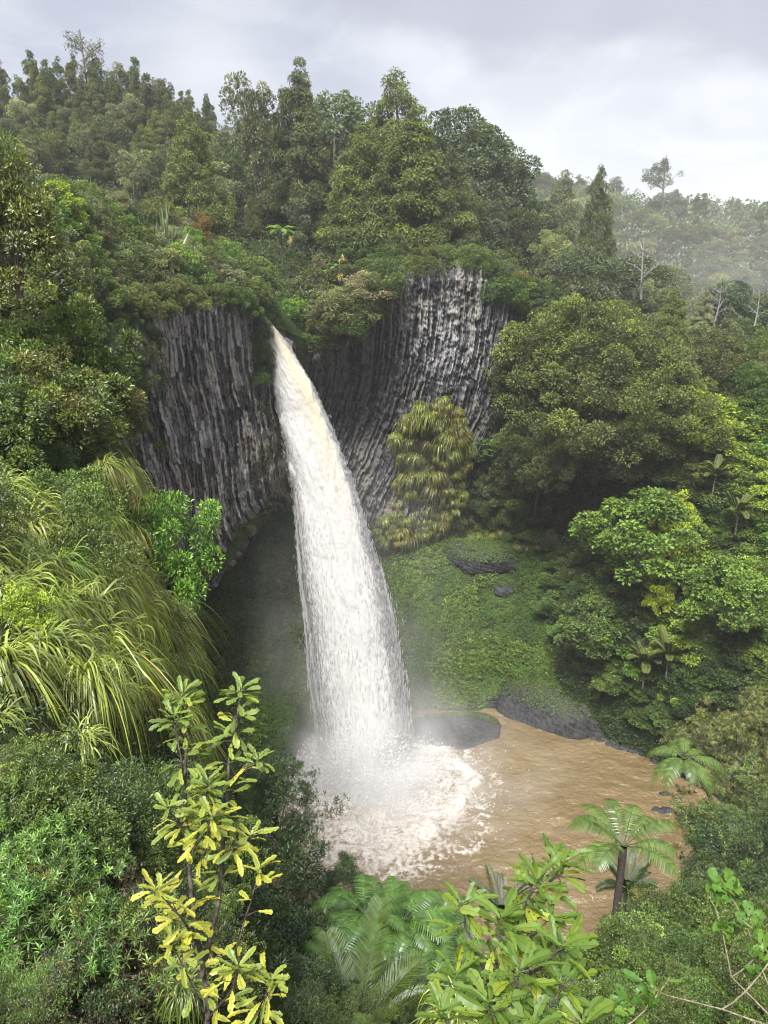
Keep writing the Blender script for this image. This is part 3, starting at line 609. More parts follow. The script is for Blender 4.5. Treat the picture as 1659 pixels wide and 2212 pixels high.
def ribbon(pts, w, side, fold=.25):
    """a blade along pts with width profile w; V-folded"""
    T = nrm(np.gradient(pts, axis=0)); S = nrm(np.cross(T, side)); U = np.cross(S, T)
    w = w[:, None]; V = np.stack([pts - S * w + U * w * fold, pts, pts + S * w + U * w * fold], 1).reshape(-1, 3)
    r = len(pts); i = np.arange(r - 1)[:, None] * 3 + np.arange(2)[None]
    return V, np.stack([i, i + 1, i + 4, i + 3], -1).reshape(-1, 4)
def blades(rng, n, L, w, up=1.0, sag=1.0, k=8, spread=1.0, bias=None, tint=(.5, .2), r0=.06):
    b = Bag()
    for q in range(n):
        a = rng.random() * 2 * np.pi; l_ = L * rng.uniform(.55, 1.15); e = rng.uniform(.15, 1.0) ** .8 * up
        d = np.array([math.cos(a) * spread, math.sin(a) * spread, 0]); d /= np.linalg.norm(d)
        if bias is not None: d = nrm(d + np.array(bias) * rng.uniform(.2, 1.1)); d[2] = 0
        t = np.linspace(0, 1, k); h = e * t - (sag * rng.uniform(.7, 1.2)) * t ** 2.1 * (1.1 - .45 * e); r = t * (1 - .28 * t * sag)
        pts = (d[None] * (r * l_ * (1.05 - .5 * e))[:, None]) + np.stack([0 * t, 0 * t, h * l_ * .9], -1) + rng.normal(0, r0, 3) * [1, 1, .4]
        pts += (rng.normal(0, .05) * l_ * t ** 2)[:, None] * np.array([-d[1], d[0], 0])
        ww = w * rng.uniform(.7, 1.25) * np.clip(np.minimum(t * 6 + .5, (1 - t) * 2.2 + .04), 0, 1)
        V, Q = ribbon(pts, ww / 2, np.array([0, 0, 1.]) + rng.normal(0, .12, 3)); b.add(V, Q, np.clip(rng.normal(*tint), 0, 1.2))
    return b
def tussock(name, seed, n, L, w, mat=None, dead=0, **kw):
    e = empty(name); rng = rng_(seed); blades(rng, n, L, w, **kw).obj('leaves', mat or M_BLADE, e)
    if dead: blades(rng, dead, L * .8, w * .8, up=.25, sag=1.5, r0=.08, tint=(.5, .2)).obj('dead_leaves', M_STRAW, e)
    e['h'] = L; return e
M_STRAW = leaf_mat('dead_leaf', (0.22, 0.15, 0.07), trans=.15, gloss=.03)
proto('kiekie', *[tussock('spiky_cliff_plant', 200 + s, 190, 1.5, .055, up=.75, sag=1.5, k=6, r0=.25, tint=(.5, .25)) for s in range(3)])
proto('star', *[tussock('starburst_plant', 205 + s, 70, 1.5, .10, up=1.25, sag=1.0, k=6, r0=.05, tint=(.5, .25)) for s in range(2)])
proto('flax', *[tussock('flax_bush', 210 + s, 60, 2.2, .10, up=1.6, sag=.55, k=6, r0=.2, tint=(.4, .2)) for s in range(2)])
proto('tussock', *[tussock('arching_sedge', 220 + s, 210, 1.45, .024, dead=25, up=.95, sag=1.45, k=9, r0=.07, bias=(.55, -.25, 0), tint=(.5, .27)) for s in range(5)])
proto('tuft', *[tussock('grass_tuft', 230 + s, 200, .95, .015, up=1.0, sag=1.4, k=7, r0=.06, bias=(.5, -.2, 0), tint=(.5, .25)) for s in range(3)])

def frond_pts(d, L, rise, sag, k=26):
    t = np.linspace(0, 1, k); d = np.asarray(d, float)
    r = L * (t - .22 * t ** 2 * sag); h = L * (rise * t - sag * .62 * t ** 2.2)
    return d[None] * r[:, None] + np.stack([0 * t, 0 * t, h], -1), t
def fern_frond(b, rng, base, d, L, rise, sag, npin=22, nleaf=7, pl=.16, tint=.45, pw_=.40, solid=True):
    pts, t = frond_pts(d, L, rise, sag, npin + 5); pts = pts + base; T = nrm(np.gradient(pts, axis=0))
    V, Q = tube(pts, np.linspace(.012, .003, len(pts)) * L / 1.6, 4); b.add(V, Q, .15)
    S = nrm(np.cross(T, np.array([0, 0, 1.]))); U = np.cross(S, T)
    ks = np.arange(4, len(pts) - 1); env = np.sin(np.clip((t[ks] - .08) / .92, 0, 1) ** .72 * np.pi) ** .75 * .95 + .05
    pp = []; aa = []; nn = []; LL = []; WW = []
    for s in (-1, 1):
        for k, ev in zip(ks, env):
            if solid:                                            # each pinna one drooping toothed strip
                pd = nrm(S[k] * s + T[k] * .42 + U[k] * .12); l_ = pl * L * ev * rng.uniform(.88, 1.1); q = np.linspace(0, 1, 7); c = pts[k] + pd * (q * l_)[:, None] + np.array([0, 0, 1.]) * (-.42 * q ** 1.7 * l_)[:, None]
                wv = L / npin * pw_ * np.clip(ev * 1.5, .4, 1) * (1.02 - q * .85) * np.where(np.arange(7) % 2, 1.25, .85); V, Q = ribbon(c, wv, U[k] + rng.normal(0, .12, 3), .15); b.add(V, Q, np.clip(tint + rng.normal(0, .16), -.2, 1)); continue
            pd = nrm(S[k] * s + T[k] * .42 + U[k] * .10); l_ = pl * L * ev * rng.uniform(.9, 1.08); pn = U[k]
            q = np.linspace(.03, 1, nleaf); droop = -.34 * q ** 1.6 * l_
            c = pts[k] + pd * (q * l_)[:, None] + np.array([0, 0, 1.]) * droop[:, None]
            pw = np.full(nleaf, L / npin * pw_) * np.clip(ev, .4, 1) * (1.05 - q * .75) + .001; td = nrm(np.cross(pn, pd))
            for s2 in (-1, 1):
                pp.append(c); aa.append(np.repeat((td * s2 + pd * .45)[None], nleaf, 0)); nn.append(np.repeat(pn[None], nleaf, 0) + rng.normal(0, .12, (nleaf, 3))); LL.append(pw * 1.15); WW.append(np.full(nleaf, l_ / nleaf * 1.7))
    if solid: return
    n_ = sum(len(x) for x in pp)
    V, T_ = leaves(rng, np.concatenate(pp), np.concatenate(aa), np.concatenate(nn), np.concatenate(LL), np.concatenate(WW), .1)
    b.add(V, T_, np.repeat(np.clip(tint + rng.normal(0, .10, n_), 0, 1), 4))
def tree_fern(seed, nf, L, H, arc=None, rise=.42, sag=.95, r0=.075, dead=3, npin=22, nleaf=7, name='tree_fern', parts=True, spread=None, lean=(0, 0)):
    e = empty(name); rng = rng_(seed); top = np.array([lean[0], lean[1], H])
    b = Bag(); k = 12; pts = bez([0, 0, -.5], [lean[0] * .2, lean[1] * .2, H * .5], top, k); V, Q = tube(pts, r0 * (1 + .12 * rng.normal(size=k)), 9); b.add(V, Q)
    for q in range(0):                                     # frond stubs
        z = rng.random(); c = pts[min(int(z * (k - 1)), k - 2)]; a = rng.random() * 6.28; c = pts[0] * (1 - z) + pts[-1] * z if lean == (0, 0) else c
        dd = np.array([math.cos(a), math.sin(a), .8]); V, Q = tube(np.array([c + dd * r0 * .6 * [1, 1, 0], c + dd * r0 * 1.5 * [1, 1, .6]]), [.014, .006], 4); b.add(V, Q)
    b.obj('trunk', M_DARKBARK, e, True)
    for q in range(nf):
        a = (2 * np.pi * q / nf if arc is None else math.radians(arc[0] + (arc[1] - arc[0]) * q / (nf - 1))) + rng.normal(0, .10); ring = (q % 3) / 3
        fb = Bag(); fern_frond(fb, rng, top + [0, 0, .03], (math.cos(a), math.sin(a), 0), L * rng.uniform(.85, 1.1), rise + ring * .35, sag + rng.normal(0, .08), npin, nleaf, tint=.4 + .15 * rng.random())
        fb.obj('frond', M_NEAR, e)
    if dead:
        fb = Bag()
        for q in range(dead):
            a = rng.random() * 6.28; fern_frond(fb, rng, top - [0, 0, .08], (math.cos(a), math.sin(a), 0), L * .7, -.5, .9, 12, 5, tint=.4)
        fb.obj('dead_frond', M_STRAW, e)
    e['h'] = H; return e
def far_fern(seed):
    e = empty('tree_fern'); rng = rng_(seed); b = Bag(); V, Q = tube(bez([0, 0, -1], [0, .1, 1.5], [0, 0, 3], 6), .11, 6); b.add(V, Q); b.obj('trunk', M_DARKBARK, e)
    fb = Bag()
    for q in range(14):
        a = 2 * np.pi * q / 14 + rng.normal(0, .15); fern_frond(fb, rng, np.array([0, 0, 3.]), (math.cos(a), math.sin(a), 0), 2.4 * rng.uniform(.85, 1.1), .35 + .3 * (q % 2), .95, 12, 4)
    fb.obj('crown', M_LEAF, e); e['h'] = 3; return e
proto('farfern', far_fern(240), far_fern(241))
def palm_frond(b, rng, base, d, L, rise, sag, n=30, ll=.42, lw=.028, tint=.45):
    pts, t = frond_pts(d, L, rise, sag, n + 4); pts = pts + base; T = nrm(np.gradient(pts, axis=0)); V, Q = tube(pts, np.linspace(.02, .004, len(pts)) * L / 2, 5); b.add(V, Q, .7)
    S = nrm(np.cross(T, np.array([0, 0, 1.]) + 1e-3)); U = np.cross(S, T); ks = np.arange(4, len(pts)); l_ = ll * (np.sin(np.clip(t[ks] * .9 + .08, 0, 1) * np.pi) ** .5 + .15)
    for s in (-1, 1):
        for sub in (0, .5):
            p_ = pts[ks] - T[ks] * sub * L / n
            V, Tq = leaves(rng, p_, S[ks] * s + T[ks] * .95 + U[ks] * .35 + rng.normal(0, .05, (len(ks), 3)), U[ks] - S[ks] * s * .3, l_, lw, .3); b.add(V, Tq, np.repeat(np.clip(tint + rng.normal(0, .15, len(ks)), 0, 1), 4))
def palm(seed, nf, L, H, mat=None, rise=1.5, sag=.9, name='nikau_palm', lw=.03, r0=.1):
    e = empty(name); rng = rng_(seed); b = Bag(); V, Q = tube(bez([0, 0, -1], [0, 0, H * .5], [0, 0, H], 8), [r0] * 6 + [r0 * 1.3, r0 * .5], 10); b.add(V, Q); b.obj('trunk', M_BARK, e, True)
    for q in range(nf):
        a = q * 2.4 + rng.normal(0, .1); fb = Bag(); palm_frond(fb, rng, np.array([0, 0, H]), (math.cos(a), math.sin(a), 0), L * rng.uniform(.85, 1.1), rise * (.25 + .9 * (1 - q / nf)), sag, ll=L * .24, lw=lw); fb.obj('frond', mat or M_NEAR, e)
    e['h'] = H; return e
def bare_tree(seed, H, name='dead_tree', twigs=60, mat=None, crown_n=0):
    e = empty(name); rng = rng_(seed); b = Bag(); pts = bez([0, 0, -.5], [rng.normal(0, .06) * H, 0, H * .5], [rng.normal(0, .05) * H, 0, H], 10); V, Q = tube(pts, np.linspace(.024, .006, 10) * H, 7); b.add(V, Q)
    tips = []
    for q in range(11):
        s = rng.uniform(.3, .95); p0 = pts[int(s * 9)]; a = rng.random() * 6.28; l_ = H * .38 * (1.1 - s * .6); t1 = p0 + np.array([math.cos(a), math.sin(a), rng.uniform(.2, 1.0)]) * l_
        m_ = (p0 + t1) / 2 + rng.normal(0, .07, 3) * H * .6; bp = bez(p0, m_, t1, 7); V, Q = tube(bp, np.linspace(.010, .003, 7) * H, 5); b.add(V, Q)
        for w in range(6):
            p1 = bp[rng.integers(2, 7)]; t2 = p1 + nrm(rng.normal(0, 1, 3) + [0, 0, .5]) * l_ * rng.uniform(.2, .45); V, Q = tube(bez(p1, (p1 + t2) / 2 + rng.normal(0, .02, 3) * H, t2, 4), np.linspace(.0035, .0012, 4) * H, 4); b.add(V, Q); tips.append(t2)
    b.obj('branches', mat or M_DEAD, e, True)
    if crown_n:
        tips = np.array(tips); tips = tips[rng.random(len(tips)) < .7]; i = rng.integers(0, len(tips), crown_n); d = rdir(rng, crown_n); pos = tips[i] + d * rng.uniform(.2, 1, (crown_n, 1)) * H * .055
        V, T = leaves(rng, pos, d + rng.normal(0, .4, (crown_n, 3)), d + [0, 0, .6], .028 * H, .014 * H); mk('crown', V, T, M_LEAF, e, {'tint': np.repeat(np.clip(rng.normal(.45, .2, crown_n), 0, 1), 4)})
    e['h'] = H; return e

# ------------------------------------------------------------------ placing plants
COL = dict(
    olive=(.092, .122, .034), darkolive=(.072, .092, .034), grey=(.115, .138, .078), dark=(.042, .072, .024), green=(.066, .112, .030),
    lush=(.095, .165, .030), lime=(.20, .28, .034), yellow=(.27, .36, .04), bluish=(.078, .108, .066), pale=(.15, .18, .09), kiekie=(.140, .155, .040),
    brown=(.12, .085, .045), straw=(.28, .24, .10), flax=(.085, .115, .06), rust=(.15, .105, .03))
LOOK = dict(olive='olive green', darkolive='dark olive', grey='grey green', dark='dark green', green='mid green', lush='fresh green', lime='lime green', yellow='bright yellow green',
            bluish='bluish green', pale='pale green', kiekie='yellowish', brown='brownish', straw='straw coloured', flax='blue green', rust='rusty orange')
WORD = dict(conifer='weeping conifer', spire='narrow tree', grey='open broadleaf tree', round='round broadleaf tree', big='huge broadleaf tree', lush='lush leafy tree', bush='shrub', kiekie='strap leaved clump',
            flax='flax bush', star='starburst plant', farfern='tree fern', tussock='arching sedge', tuft='grass tuft')
CAT = dict(conifer='conifer', spire='tree', grey='tree', round='tree', big='tree', lush='tree', bush='shrub', kiekie='cliff plant', flax='flax', star='plant', farfern='tree fern', tussock='sedge', tuft='grass tuft')
PLACED = []
used = set()
def put(kind, base, H, col, phrase, group, rng, jit=.18, look=None, flat=1.0, tilt=.05, var=None, rot=None):
    """one more plant of a kind: base point, height in metres"""
    lst = PROTO[kind]; q = int(rng.integers(len(lst))) if var is None else var; p = lst[q]
    if (kind, q) not in used: used.add((kind, q)); o = p
    else: o = copy_tree(p)
    s = H / p['h']; o.location = tuple(float(v) for v in base); o.scale = (s * flat * rng.uniform(.9, 1.1), s * flat * rng.uniform(.9, 1.1), s)
    o.rotation_euler = (rng.normal(0, tilt), rng.normal(0, tilt), rng.random() * 6.28 if rot is None else rot)
    c = np.array(COL[col] if isinstance(col, str) else col) * np.exp(rng.normal(0, jit)) * np.exp(rng.normal(0, jit * .35, 3))
    for ch in [o] + list(o.children_recursive): ch.color = (*[float(v) for v in c], 1)
    x, y, f = proj(np.asarray(base) + [0, 0, H * .6])
    PLACED.append([o, kind, (look or LOOK.get(col, 'green')), phrase, group, float(x), float(y), H]); return o
def region(poly, step, kinds, sheet, hpx, phrase, group, seed, sink=.0, flat=1.0, jx=.35, tilt=.05, off=(0, 0, 0), hvar=.25):
    """plants stood on a sheet through a patch of slope; kinds = [(kind, colour, weight)], hpx = their height in frame pixels"""
    rng = rng_(seed); f = inpoly(poly); a = np.array(poly, float); w = np.array([k[2] for k in kinds], float); w /= w.sum(); row = 0
    ys = np.arange(a[:, 1].min(), a[:, 1].max() + step * .5, step * .72)
    for y in ys:
        row += 1
        for x in np.arange(a[:, 0].min() + (row % 2) * step * .5, a[:, 0].max() + step * .5, step):
            xx = x + rng.normal(0, jx) * step * .5; yy = y + rng.normal(0, jx) * step * .5
            if not f(xx, yy): continue
            k = kinds[rng.choice(len(kinds), p=w)]; b = sheet.at(xx, yy); _, _, fd = proj(b)
            h = hpx * rng.uniform(1 - hvar, 1 + hvar) * (k[3] if len(k) > 3 else 1); Hm = h / F * fd
            put(k[0], b + np.array(off) - [0, 0, sink * Hm], Hm, k[1], phrase, group, rng, flat=flat, tilt=tilt)
def finish_labels():
    """each plant's label: its look, kind and place, told apart from its like by where it stands among them"""
    cells = {}
    for r in PLACED: cells.setdefault((r[2], r[1], r[3]), []).append(r)
    ORD = ['first', 'second', 'third', 'fourth', 'fifth', 'sixth', 'seventh', 'eighth', 'ninth', 'tenth', 'eleventh', 'twelfth']
    def od(i, n):
        if i == 0: return 'leftmost'
        if i == n - 1: return 'rightmost'
        return ORD[i] + ' from left' if i < len(ORD) else ORD[n - 1 - i] + ' from right'
    for (look, kind, ph), rs in cells.items():
        n = len(rs); base = f'{look} {WORD[kind]} {ph}'
        if n > 72:
            for r in rs: tag(r[0], base, CAT[kind], r[4])
            continue
        rs = sorted(rs, key=lambda r: r[6]); k = 1 if n <= 6 else 2 if n <= 20 else 3; q = [rs[i * n // k:(i + 1) * n // k] for i in range(k)]
        for nm, row in zip({1: [''], 2: ['upper row', 'lower row'], 3: ['upper row', 'middle row', 'lower row']}[k], q):
            row = sorted(row, key=lambda r: r[5])
            for i, r in enumerate(row):
                s = base
                if n > 1: s += ', ' + ' '.join(x for x in (nm, od(i, len(row)) if len(row) > 1 else '') if x)
                tag(r[0], s, CAT[kind], r[4])
# scattered low growth that covers the ground between the plants
def cover(name, sheet, n, dens, seed, L, W, h, col, tuft=9, up=.5, trans_mat=None, spread=.5, droop=0.0, tintm=.45, cvar=.25):
    rng = rng_(seed); p, nn = sheet.scatter(rng, n // tuft, dens); k = len(p)
    tt = np.clip(rng.normal(tintm, .2, k) + cvar * fbm(p * .35, 4, seed), 0, 1.1)
    hh = h * rng.random(k)[:, None] * (1 + .6 * fbm(p * .5, 2, seed + 1)[:, None])
    c = p + nn * hh * .6 + np.array([0, 0, 1.]) * hh * .6
    c = np.repeat(c, tuft, 0); N = len(c); d = rdir(rng, N); d[:, 2] = np.abs(d[:, 2]) * .8; nr = np.repeat(nn, tuft, 0); d = nrm(d + nr * .4)
    pos = c + d * rng.uniform(.1, 1, (N, 1)) * spread
    ax = d * (1 - droop) + np.array([0, 0, -1.]) * droop + rng.normal(0, .35, (N, 3)); no = nr + np.array([0, 0, up]) + rng.normal(0, .5, (N, 3)); s = rng.uniform(.6, 1.4, N)
    V, T = leaves(rng, pos, ax, no, L * s, W * s); o = mk(name, V, T, trans_mat or M_LEAF, attrs={'tint': np.repeat(np.clip(np.repeat(tt, tuft) + rng.normal(0, .15, N), 0, 1.1), 4)})
    o.color = (*COL[col], 1) if isinstance(col, str) else (*col, 1); return tag(o, kind='stuff')

# ------------------------------------------------------------------ far hill, fading in the mist
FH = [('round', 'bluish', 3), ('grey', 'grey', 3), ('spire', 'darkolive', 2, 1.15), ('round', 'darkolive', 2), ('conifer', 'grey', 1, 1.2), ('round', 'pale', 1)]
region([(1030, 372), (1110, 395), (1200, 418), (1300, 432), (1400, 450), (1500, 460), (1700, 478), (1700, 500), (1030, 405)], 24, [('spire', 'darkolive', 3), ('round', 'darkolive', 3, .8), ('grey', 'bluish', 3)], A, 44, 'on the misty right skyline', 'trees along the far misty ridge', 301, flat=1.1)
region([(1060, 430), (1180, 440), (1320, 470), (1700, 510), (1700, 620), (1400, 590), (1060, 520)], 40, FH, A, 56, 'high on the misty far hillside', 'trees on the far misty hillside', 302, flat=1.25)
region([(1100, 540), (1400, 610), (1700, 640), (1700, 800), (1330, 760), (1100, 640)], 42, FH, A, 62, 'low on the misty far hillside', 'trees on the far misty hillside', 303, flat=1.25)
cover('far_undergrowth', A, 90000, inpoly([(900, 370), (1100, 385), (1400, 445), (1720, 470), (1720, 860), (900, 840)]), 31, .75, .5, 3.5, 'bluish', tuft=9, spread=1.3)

# ------------------------------------------------------------------ forest on the plateau behind the fall
region([(-20, 262), (60, 250), (250, 250), (430, 285), (480, 330), (-20, 300)], 21, [('spire', 'darkolive', 5), ('spire', 'olive', 2), ('grey', 'grey', 1, .9)], B, 92, 'on the left skyline', 'upright trees on the left skyline', 311, flat=.95, hvar=.3)
region([(-20, 310), (300, 310), (480, 340), (500, 430), (-20, 410)], 48, [('round', 'darkolive', 3), ('conifer', 'olive', 3, 1.2), ('grey', 'grey', 3), ('spire', 'olive', 2, 1.2)], B, 92, 'behind the left bluff', 'trees on the hill behind the left bluff', 312, flat=1.15)
region([(30, 425), (300, 430), (480, 470), (470, 505), (330, 470), (30, 440)], 52, [('grey', 'grey', 4), ('grey', 'pale', 3), ('round', 'green', 1)], B, 120, 'behind the left bluff crest', 'trees behind the crest of the left bluff', 313, flat=1.15)
region([(480, 330), (620, 345), (760, 350), (900, 360), (1060, 395), (1060, 430), (480, 400)], 44, [('round', 'bluish', 3), ('grey', 'grey', 3), ('conifer', 'darkolive', 2, 1.2)], B, 95, 'on the skyline above the waterfall', 'trees on the skyline above the fall', 314, flat=1.15)
region([(470, 440), (640, 430), (760, 450), (1000, 460), (1090, 500), (1090, 540), (900, 520), (700, 560), (560, 540)], 56, [('round', 'darkolive', 3), ('round', 'dark', 2), ('grey', 'grey', 2), ('conifer', 'darkolive', 2), ('lush', 'green', 1)], B, 120, 'in the wood above the waterfall', 'trees in the wood above the fall', 315, flat=1.1)
region([(980, 400), (1060, 430), (1180, 560), (1260, 640), (1200, 660), (1060, 600), (1000, 540)], 46, [('round', 'bluish', 3), ('round', 'darkolive', 3), ('lush', 'green', 2), ('grey', 'pale', 2)], B, 100, 'right of the conifers', 'trees on the spur behind the right cliff', 316, flat=1.15)
rg = rng_(320)
def one(kind, px, pyb, sheet, hpx, col, label, cat=None, var=0, flat=1.0, tilt=.02, name=None, Y=None, rot=None, dz=0.):
    b = sheet.at(px, pyb) if Y is None else P(px, pyb, Y)
    if Y is not None: b[0], b[1], b[2] = b
    b = b + np.array([0, 0, dz]); x, y, f = proj(b)
    o = put(kind, b, hpx / F * f, col, 'x', None, rg, jit=.03, flat=flat, tilt=tilt, var=var, rot=rot); PLACED.pop(); tag(o, label, cat or CAT[kind]); return o
one('conifer', 648, 480, B, 305, 'darkolive', 'tall dark conifer with a pointed crown on the skyline above the waterfall', flat=.95, Y=128)
one('conifer', 852, 540, B, 345, 'olive', 'tallest olive conifer with a forked top above the right cliff', var=1, flat=1.05, Y=128)
one('conifer', 790, 560, B, 270, 'olive', 'wide weeping conifer standing left of the tallest forked one', var=2, flat=1.45, Y=121)
one('conifer', 900, 572, B, 300, 'olive', 'wide weeping conifer standing right of the tallest forked one', var=0, flat=1.4, Y=119)
one('conifer', 965, 575, B, 235, 'darkolive', 'lower weeping conifer at the right foot of the big conifer group', var=1, flat=1.3, Y=118)
one('conifer', 420, 520, B, 255, 'olive', 'golden olive conifer behind the crest of the left bluff', var=2, flat=1.15, Y=112)
one('grey', 440, 560, C, 95, 'rust', 'small rusty orange shrub at the foot of the golden olive conifer', 'shrub', var=0, flat=.8, Y=101)
one('grey', 555, 440, B, 240, 'grey', 'tall loose grey green tree left of the pointed dark conifer', var=1, flat=.8, Y=128)
one('round', 730, 420, B, 190, 'bluish', 'bluish round tree on the skyline between the two tall conifers', var=2, flat=1.1, Y=150)
one('round', 985, 470, B, 205, 'bluish', 'large bluish round tree on the skyline right of the forked conifer', var=1, flat=1.0, Y=138)
one('round', 1040, 500, B, 190, 'bluish', 'bluish round tree stepping down the skyline ridge', var=3, flat=1.0, Y=136)
one('conifer', 1280, 640, B, 260, 'darkolive', 'lone dark conifer in front of the misty hillside', var=1, flat=.75, Y=135)
one('conifer', 1205, 620, B, 235, 'grey', 'misty conifer left of the lone dark one', var=2, flat=.9, Y=150)
PROTO['bare'] = [bare_tree(330, 9)]; PROTO['sky'] = [bare_tree(331, 9, 'skyline_tree', mat=M_BARK, crown_n=2600)]; PROTO['sky2'] = [bare_tree(332, 9, 'skyline_tree', mat=M_BARK, crown_n=1300)]
WORD.update(bare='dead tree', sky='skyline tree', sky2='skyline tree'); CAT.update(bare='dead tree', sky='tree', sky2='tree')
one('bare', 1385, 640, B, 120, 'grey', 'bleached dead tree with bare branches before the misty hillside', 'dead tree', flat=1.0, Y=112)
one('bare', 1630, 700, B, 70, 'grey', 'leaning dead branches at the right edge below the misty hillside', 'dead tree', flat=1.3, Y=105)
one('sky', 1430, 462, A, 115, 'dark', 'lone gnarled tree standing clear above the misty right skyline', 'tree', flat=1.1)
one('sky2', 195, 260, B, 175, 'darkolive', 'straggly half bare tree sticking up from the left skyline', 'tree', flat=.9)
one('bare', 1545, 690, B, 70, 'grey', 'pale bare limbed tree low on the right before the mist', 'dead tree', flat=1.2, Y=108)

# ------------------------------------------------------------------ right hand slope of the gorge
region([(1230, 640), (1400, 700), (1700, 720), (1700, 760), (1400, 745), (1240, 700)], 60, [('grey', 'pale', 3), ('round', 'bluish', 3), ('conifer', 'grey', 2), ('round', 'olive', 2)], B, 120, 'before the misty hill', 'trees between the slope and the misty hill', 340, flat=1.1)
S1 = [('grey', 'pale', 3), ('round', 'olive', 3), ('round', 'green', 2), ('lush', 'green', 2), ('grey', 'grey', 2), ('round', 'darkolive', 2)]
region([(1120, 680), (1300, 720), (1420, 740), (1700, 770), (1700, 880), (1420, 850), (1140, 820)], 58, S1, B, 100, 'on the right slope rim', 'trees on the rim of the right slope', 341, flat=1.2, sink=.15)
region([(1100, 830), (1180, 900), (1180, 1130), (1060, 1120), (1010, 1060), (1040, 900)], 46, [('round', 'darkolive', 3), ('round', 'bluish', 3), ('lush', 'green', 2)], B, 72, 'right of the right cliff foot', 'trees right of the cliff foot', 342, flat=1.3, sink=.2)
region([(1460, 880), (1700, 900), (1700, 1180), (1480, 1100)], 52, [('lush', 'lush', 5), ('lush', 'lime', 3), ('round', 'olive', 2), ('lush', 'green', 2)], B, 82, 'high on the right slope', 'leafy trees high on the right slope', 343, flat=1.4, sink=.25)
region([(1320, 1190), (1500, 1150), (1700, 1200), (1700, 1480), (1450, 1470), (1280, 1380)], 55, [('lush', 'lush', 5), ('round', 'green', 3), ('lush', 'green', 3), ('lush', 'lime', 2), ('round', 'dark', 1)], B, 84, 'midway up the right slope', 'leafy trees on the middle of the right slope', 344, flat=1.4, sink=.25)
region([(1200, 1230), (1300, 1260), (1320, 1420), (1230, 1400), (1180, 1330)], 44, [('lush', 'green', 3), ('round', 'dark', 2), ('kiekie', 'kiekie', 1, .6)], B, 64, 'beside the mossy slope', 'bushes beside the mossy slope', 345, flat=1.3, sink=.2)
region([(1290, 1430), (1460, 1480), (1700, 1500), (1700, 1640), (1480, 1620), (1330, 1530)], 50, [('lush', 'green', 3), ('round', 'dark', 3), ('lush', 'lush', 1)], B, 72, 'low on the right bank', 'trees low on the right bank', 346, flat=1.3, sink=.2)
for a in [(1235, 960, 300, 'olive', 0, 1.15, 100, 'huge olive green tree leaning out right of the basalt cliff'), (1330, 1010, 300, 'darkolive', 1, 1.15, 96, 'huge dark olive tree in the centre of the right slope'), (1190, 860, 200, 'olive', 2, 1.2, 104, 'olive tree above the huge leaning one'),
          (1400, 1000, 250, 'olive', 3, 1.05, 94, 'tall olive tree on the right shoulder of the huge pair'), (1300, 850, 190, 'olive', 1, 1.2, 104, 'broad olive tree behind the top of the huge pair'), (1180, 1060, 170, 'darkolive', 2, 1.2, 98, 'dark olive tree under the left side of the huge pair')]:
    one('big', a[0], a[1], B, a[2], a[3], a[7], var=a[4] % 3, flat=a[5], Y=a[6])
for a in [(1375, 1240, 185, 'lush', 0, 1.25, 88, 'big fresh green tree in the middle of the right slope'), (1455, 1225, 160, 'yellow', 1, .62, 87, 'bright yellow green tree glowing against the right slope'), (1500, 960, 110, 'lime', 2, 1.3, 92, 'lime green tree high on the right slope'),
          (1420, 1320, 100, 'yellow', 1, .7, 85, 'small yellow green tree below the glowing one'), (1280, 1400, 110, 'green', 2, 1.3, 90, 'rounded green tree over the lower right bank'), (1560, 1350, 150, 'lush', 0, 1.2, 78, 'large fresh green tree at the right edge above the bank')]:
    one('lush', a[0], a[1], B, a[2], a[3], a[7], var=a[4], flat=a[5], Y=a[6])
SLOPE = inpoly([(1100, 640), (1400, 740), (1760, 760), (1760, 1900), (1480, 1680), (1330, 1600), (1230, 1540), (1180, 1400), (1180, 1200), (1000, 1140), (1000, 1080), (1100, 900)])
cover('slope_undergrowth', B, 200000, SLOPE, 32, .30, .18, 1.4, (.035, .058, .018), tuft=10, spread=.6)
cover('bank_undergrowth', B, 60000, inpoly([(1180, 1380), (1300, 1400), (1700, 1450), (1700, 1840), (1480, 1690), (1330, 1610), (1250, 1560)]), 33, .32, .16, 1.0, 'dark', tuft=10, spread=.5)
cover('plateau_undergrowth', B, 150000, inpoly([(-60, 280), (450, 300), (1000, 400), (1250, 650), (1100, 660), (1000, 600), (860, 612), (760, 700), (620, 700), (560, 560), (-60, 460)]), 34, .36, .22, 1.6, (.032, .045, .016), tuft=10, spread=.8)

region([(1130, 780), (1420, 770), (1480, 960), (1380, 1060), (1130, 1040)], 84, [('round', 'olive', 3), ('conifer', 'olive', 2, 1.3), ('round', 'darkolive', 2), ('round', 'pale', 1), ('lush', 'green', 1, .8)], B, 115, 'among the huge olive trees', 'trees among the huge olive ones', 348, flat=1.1, off=(0, -5., 0))
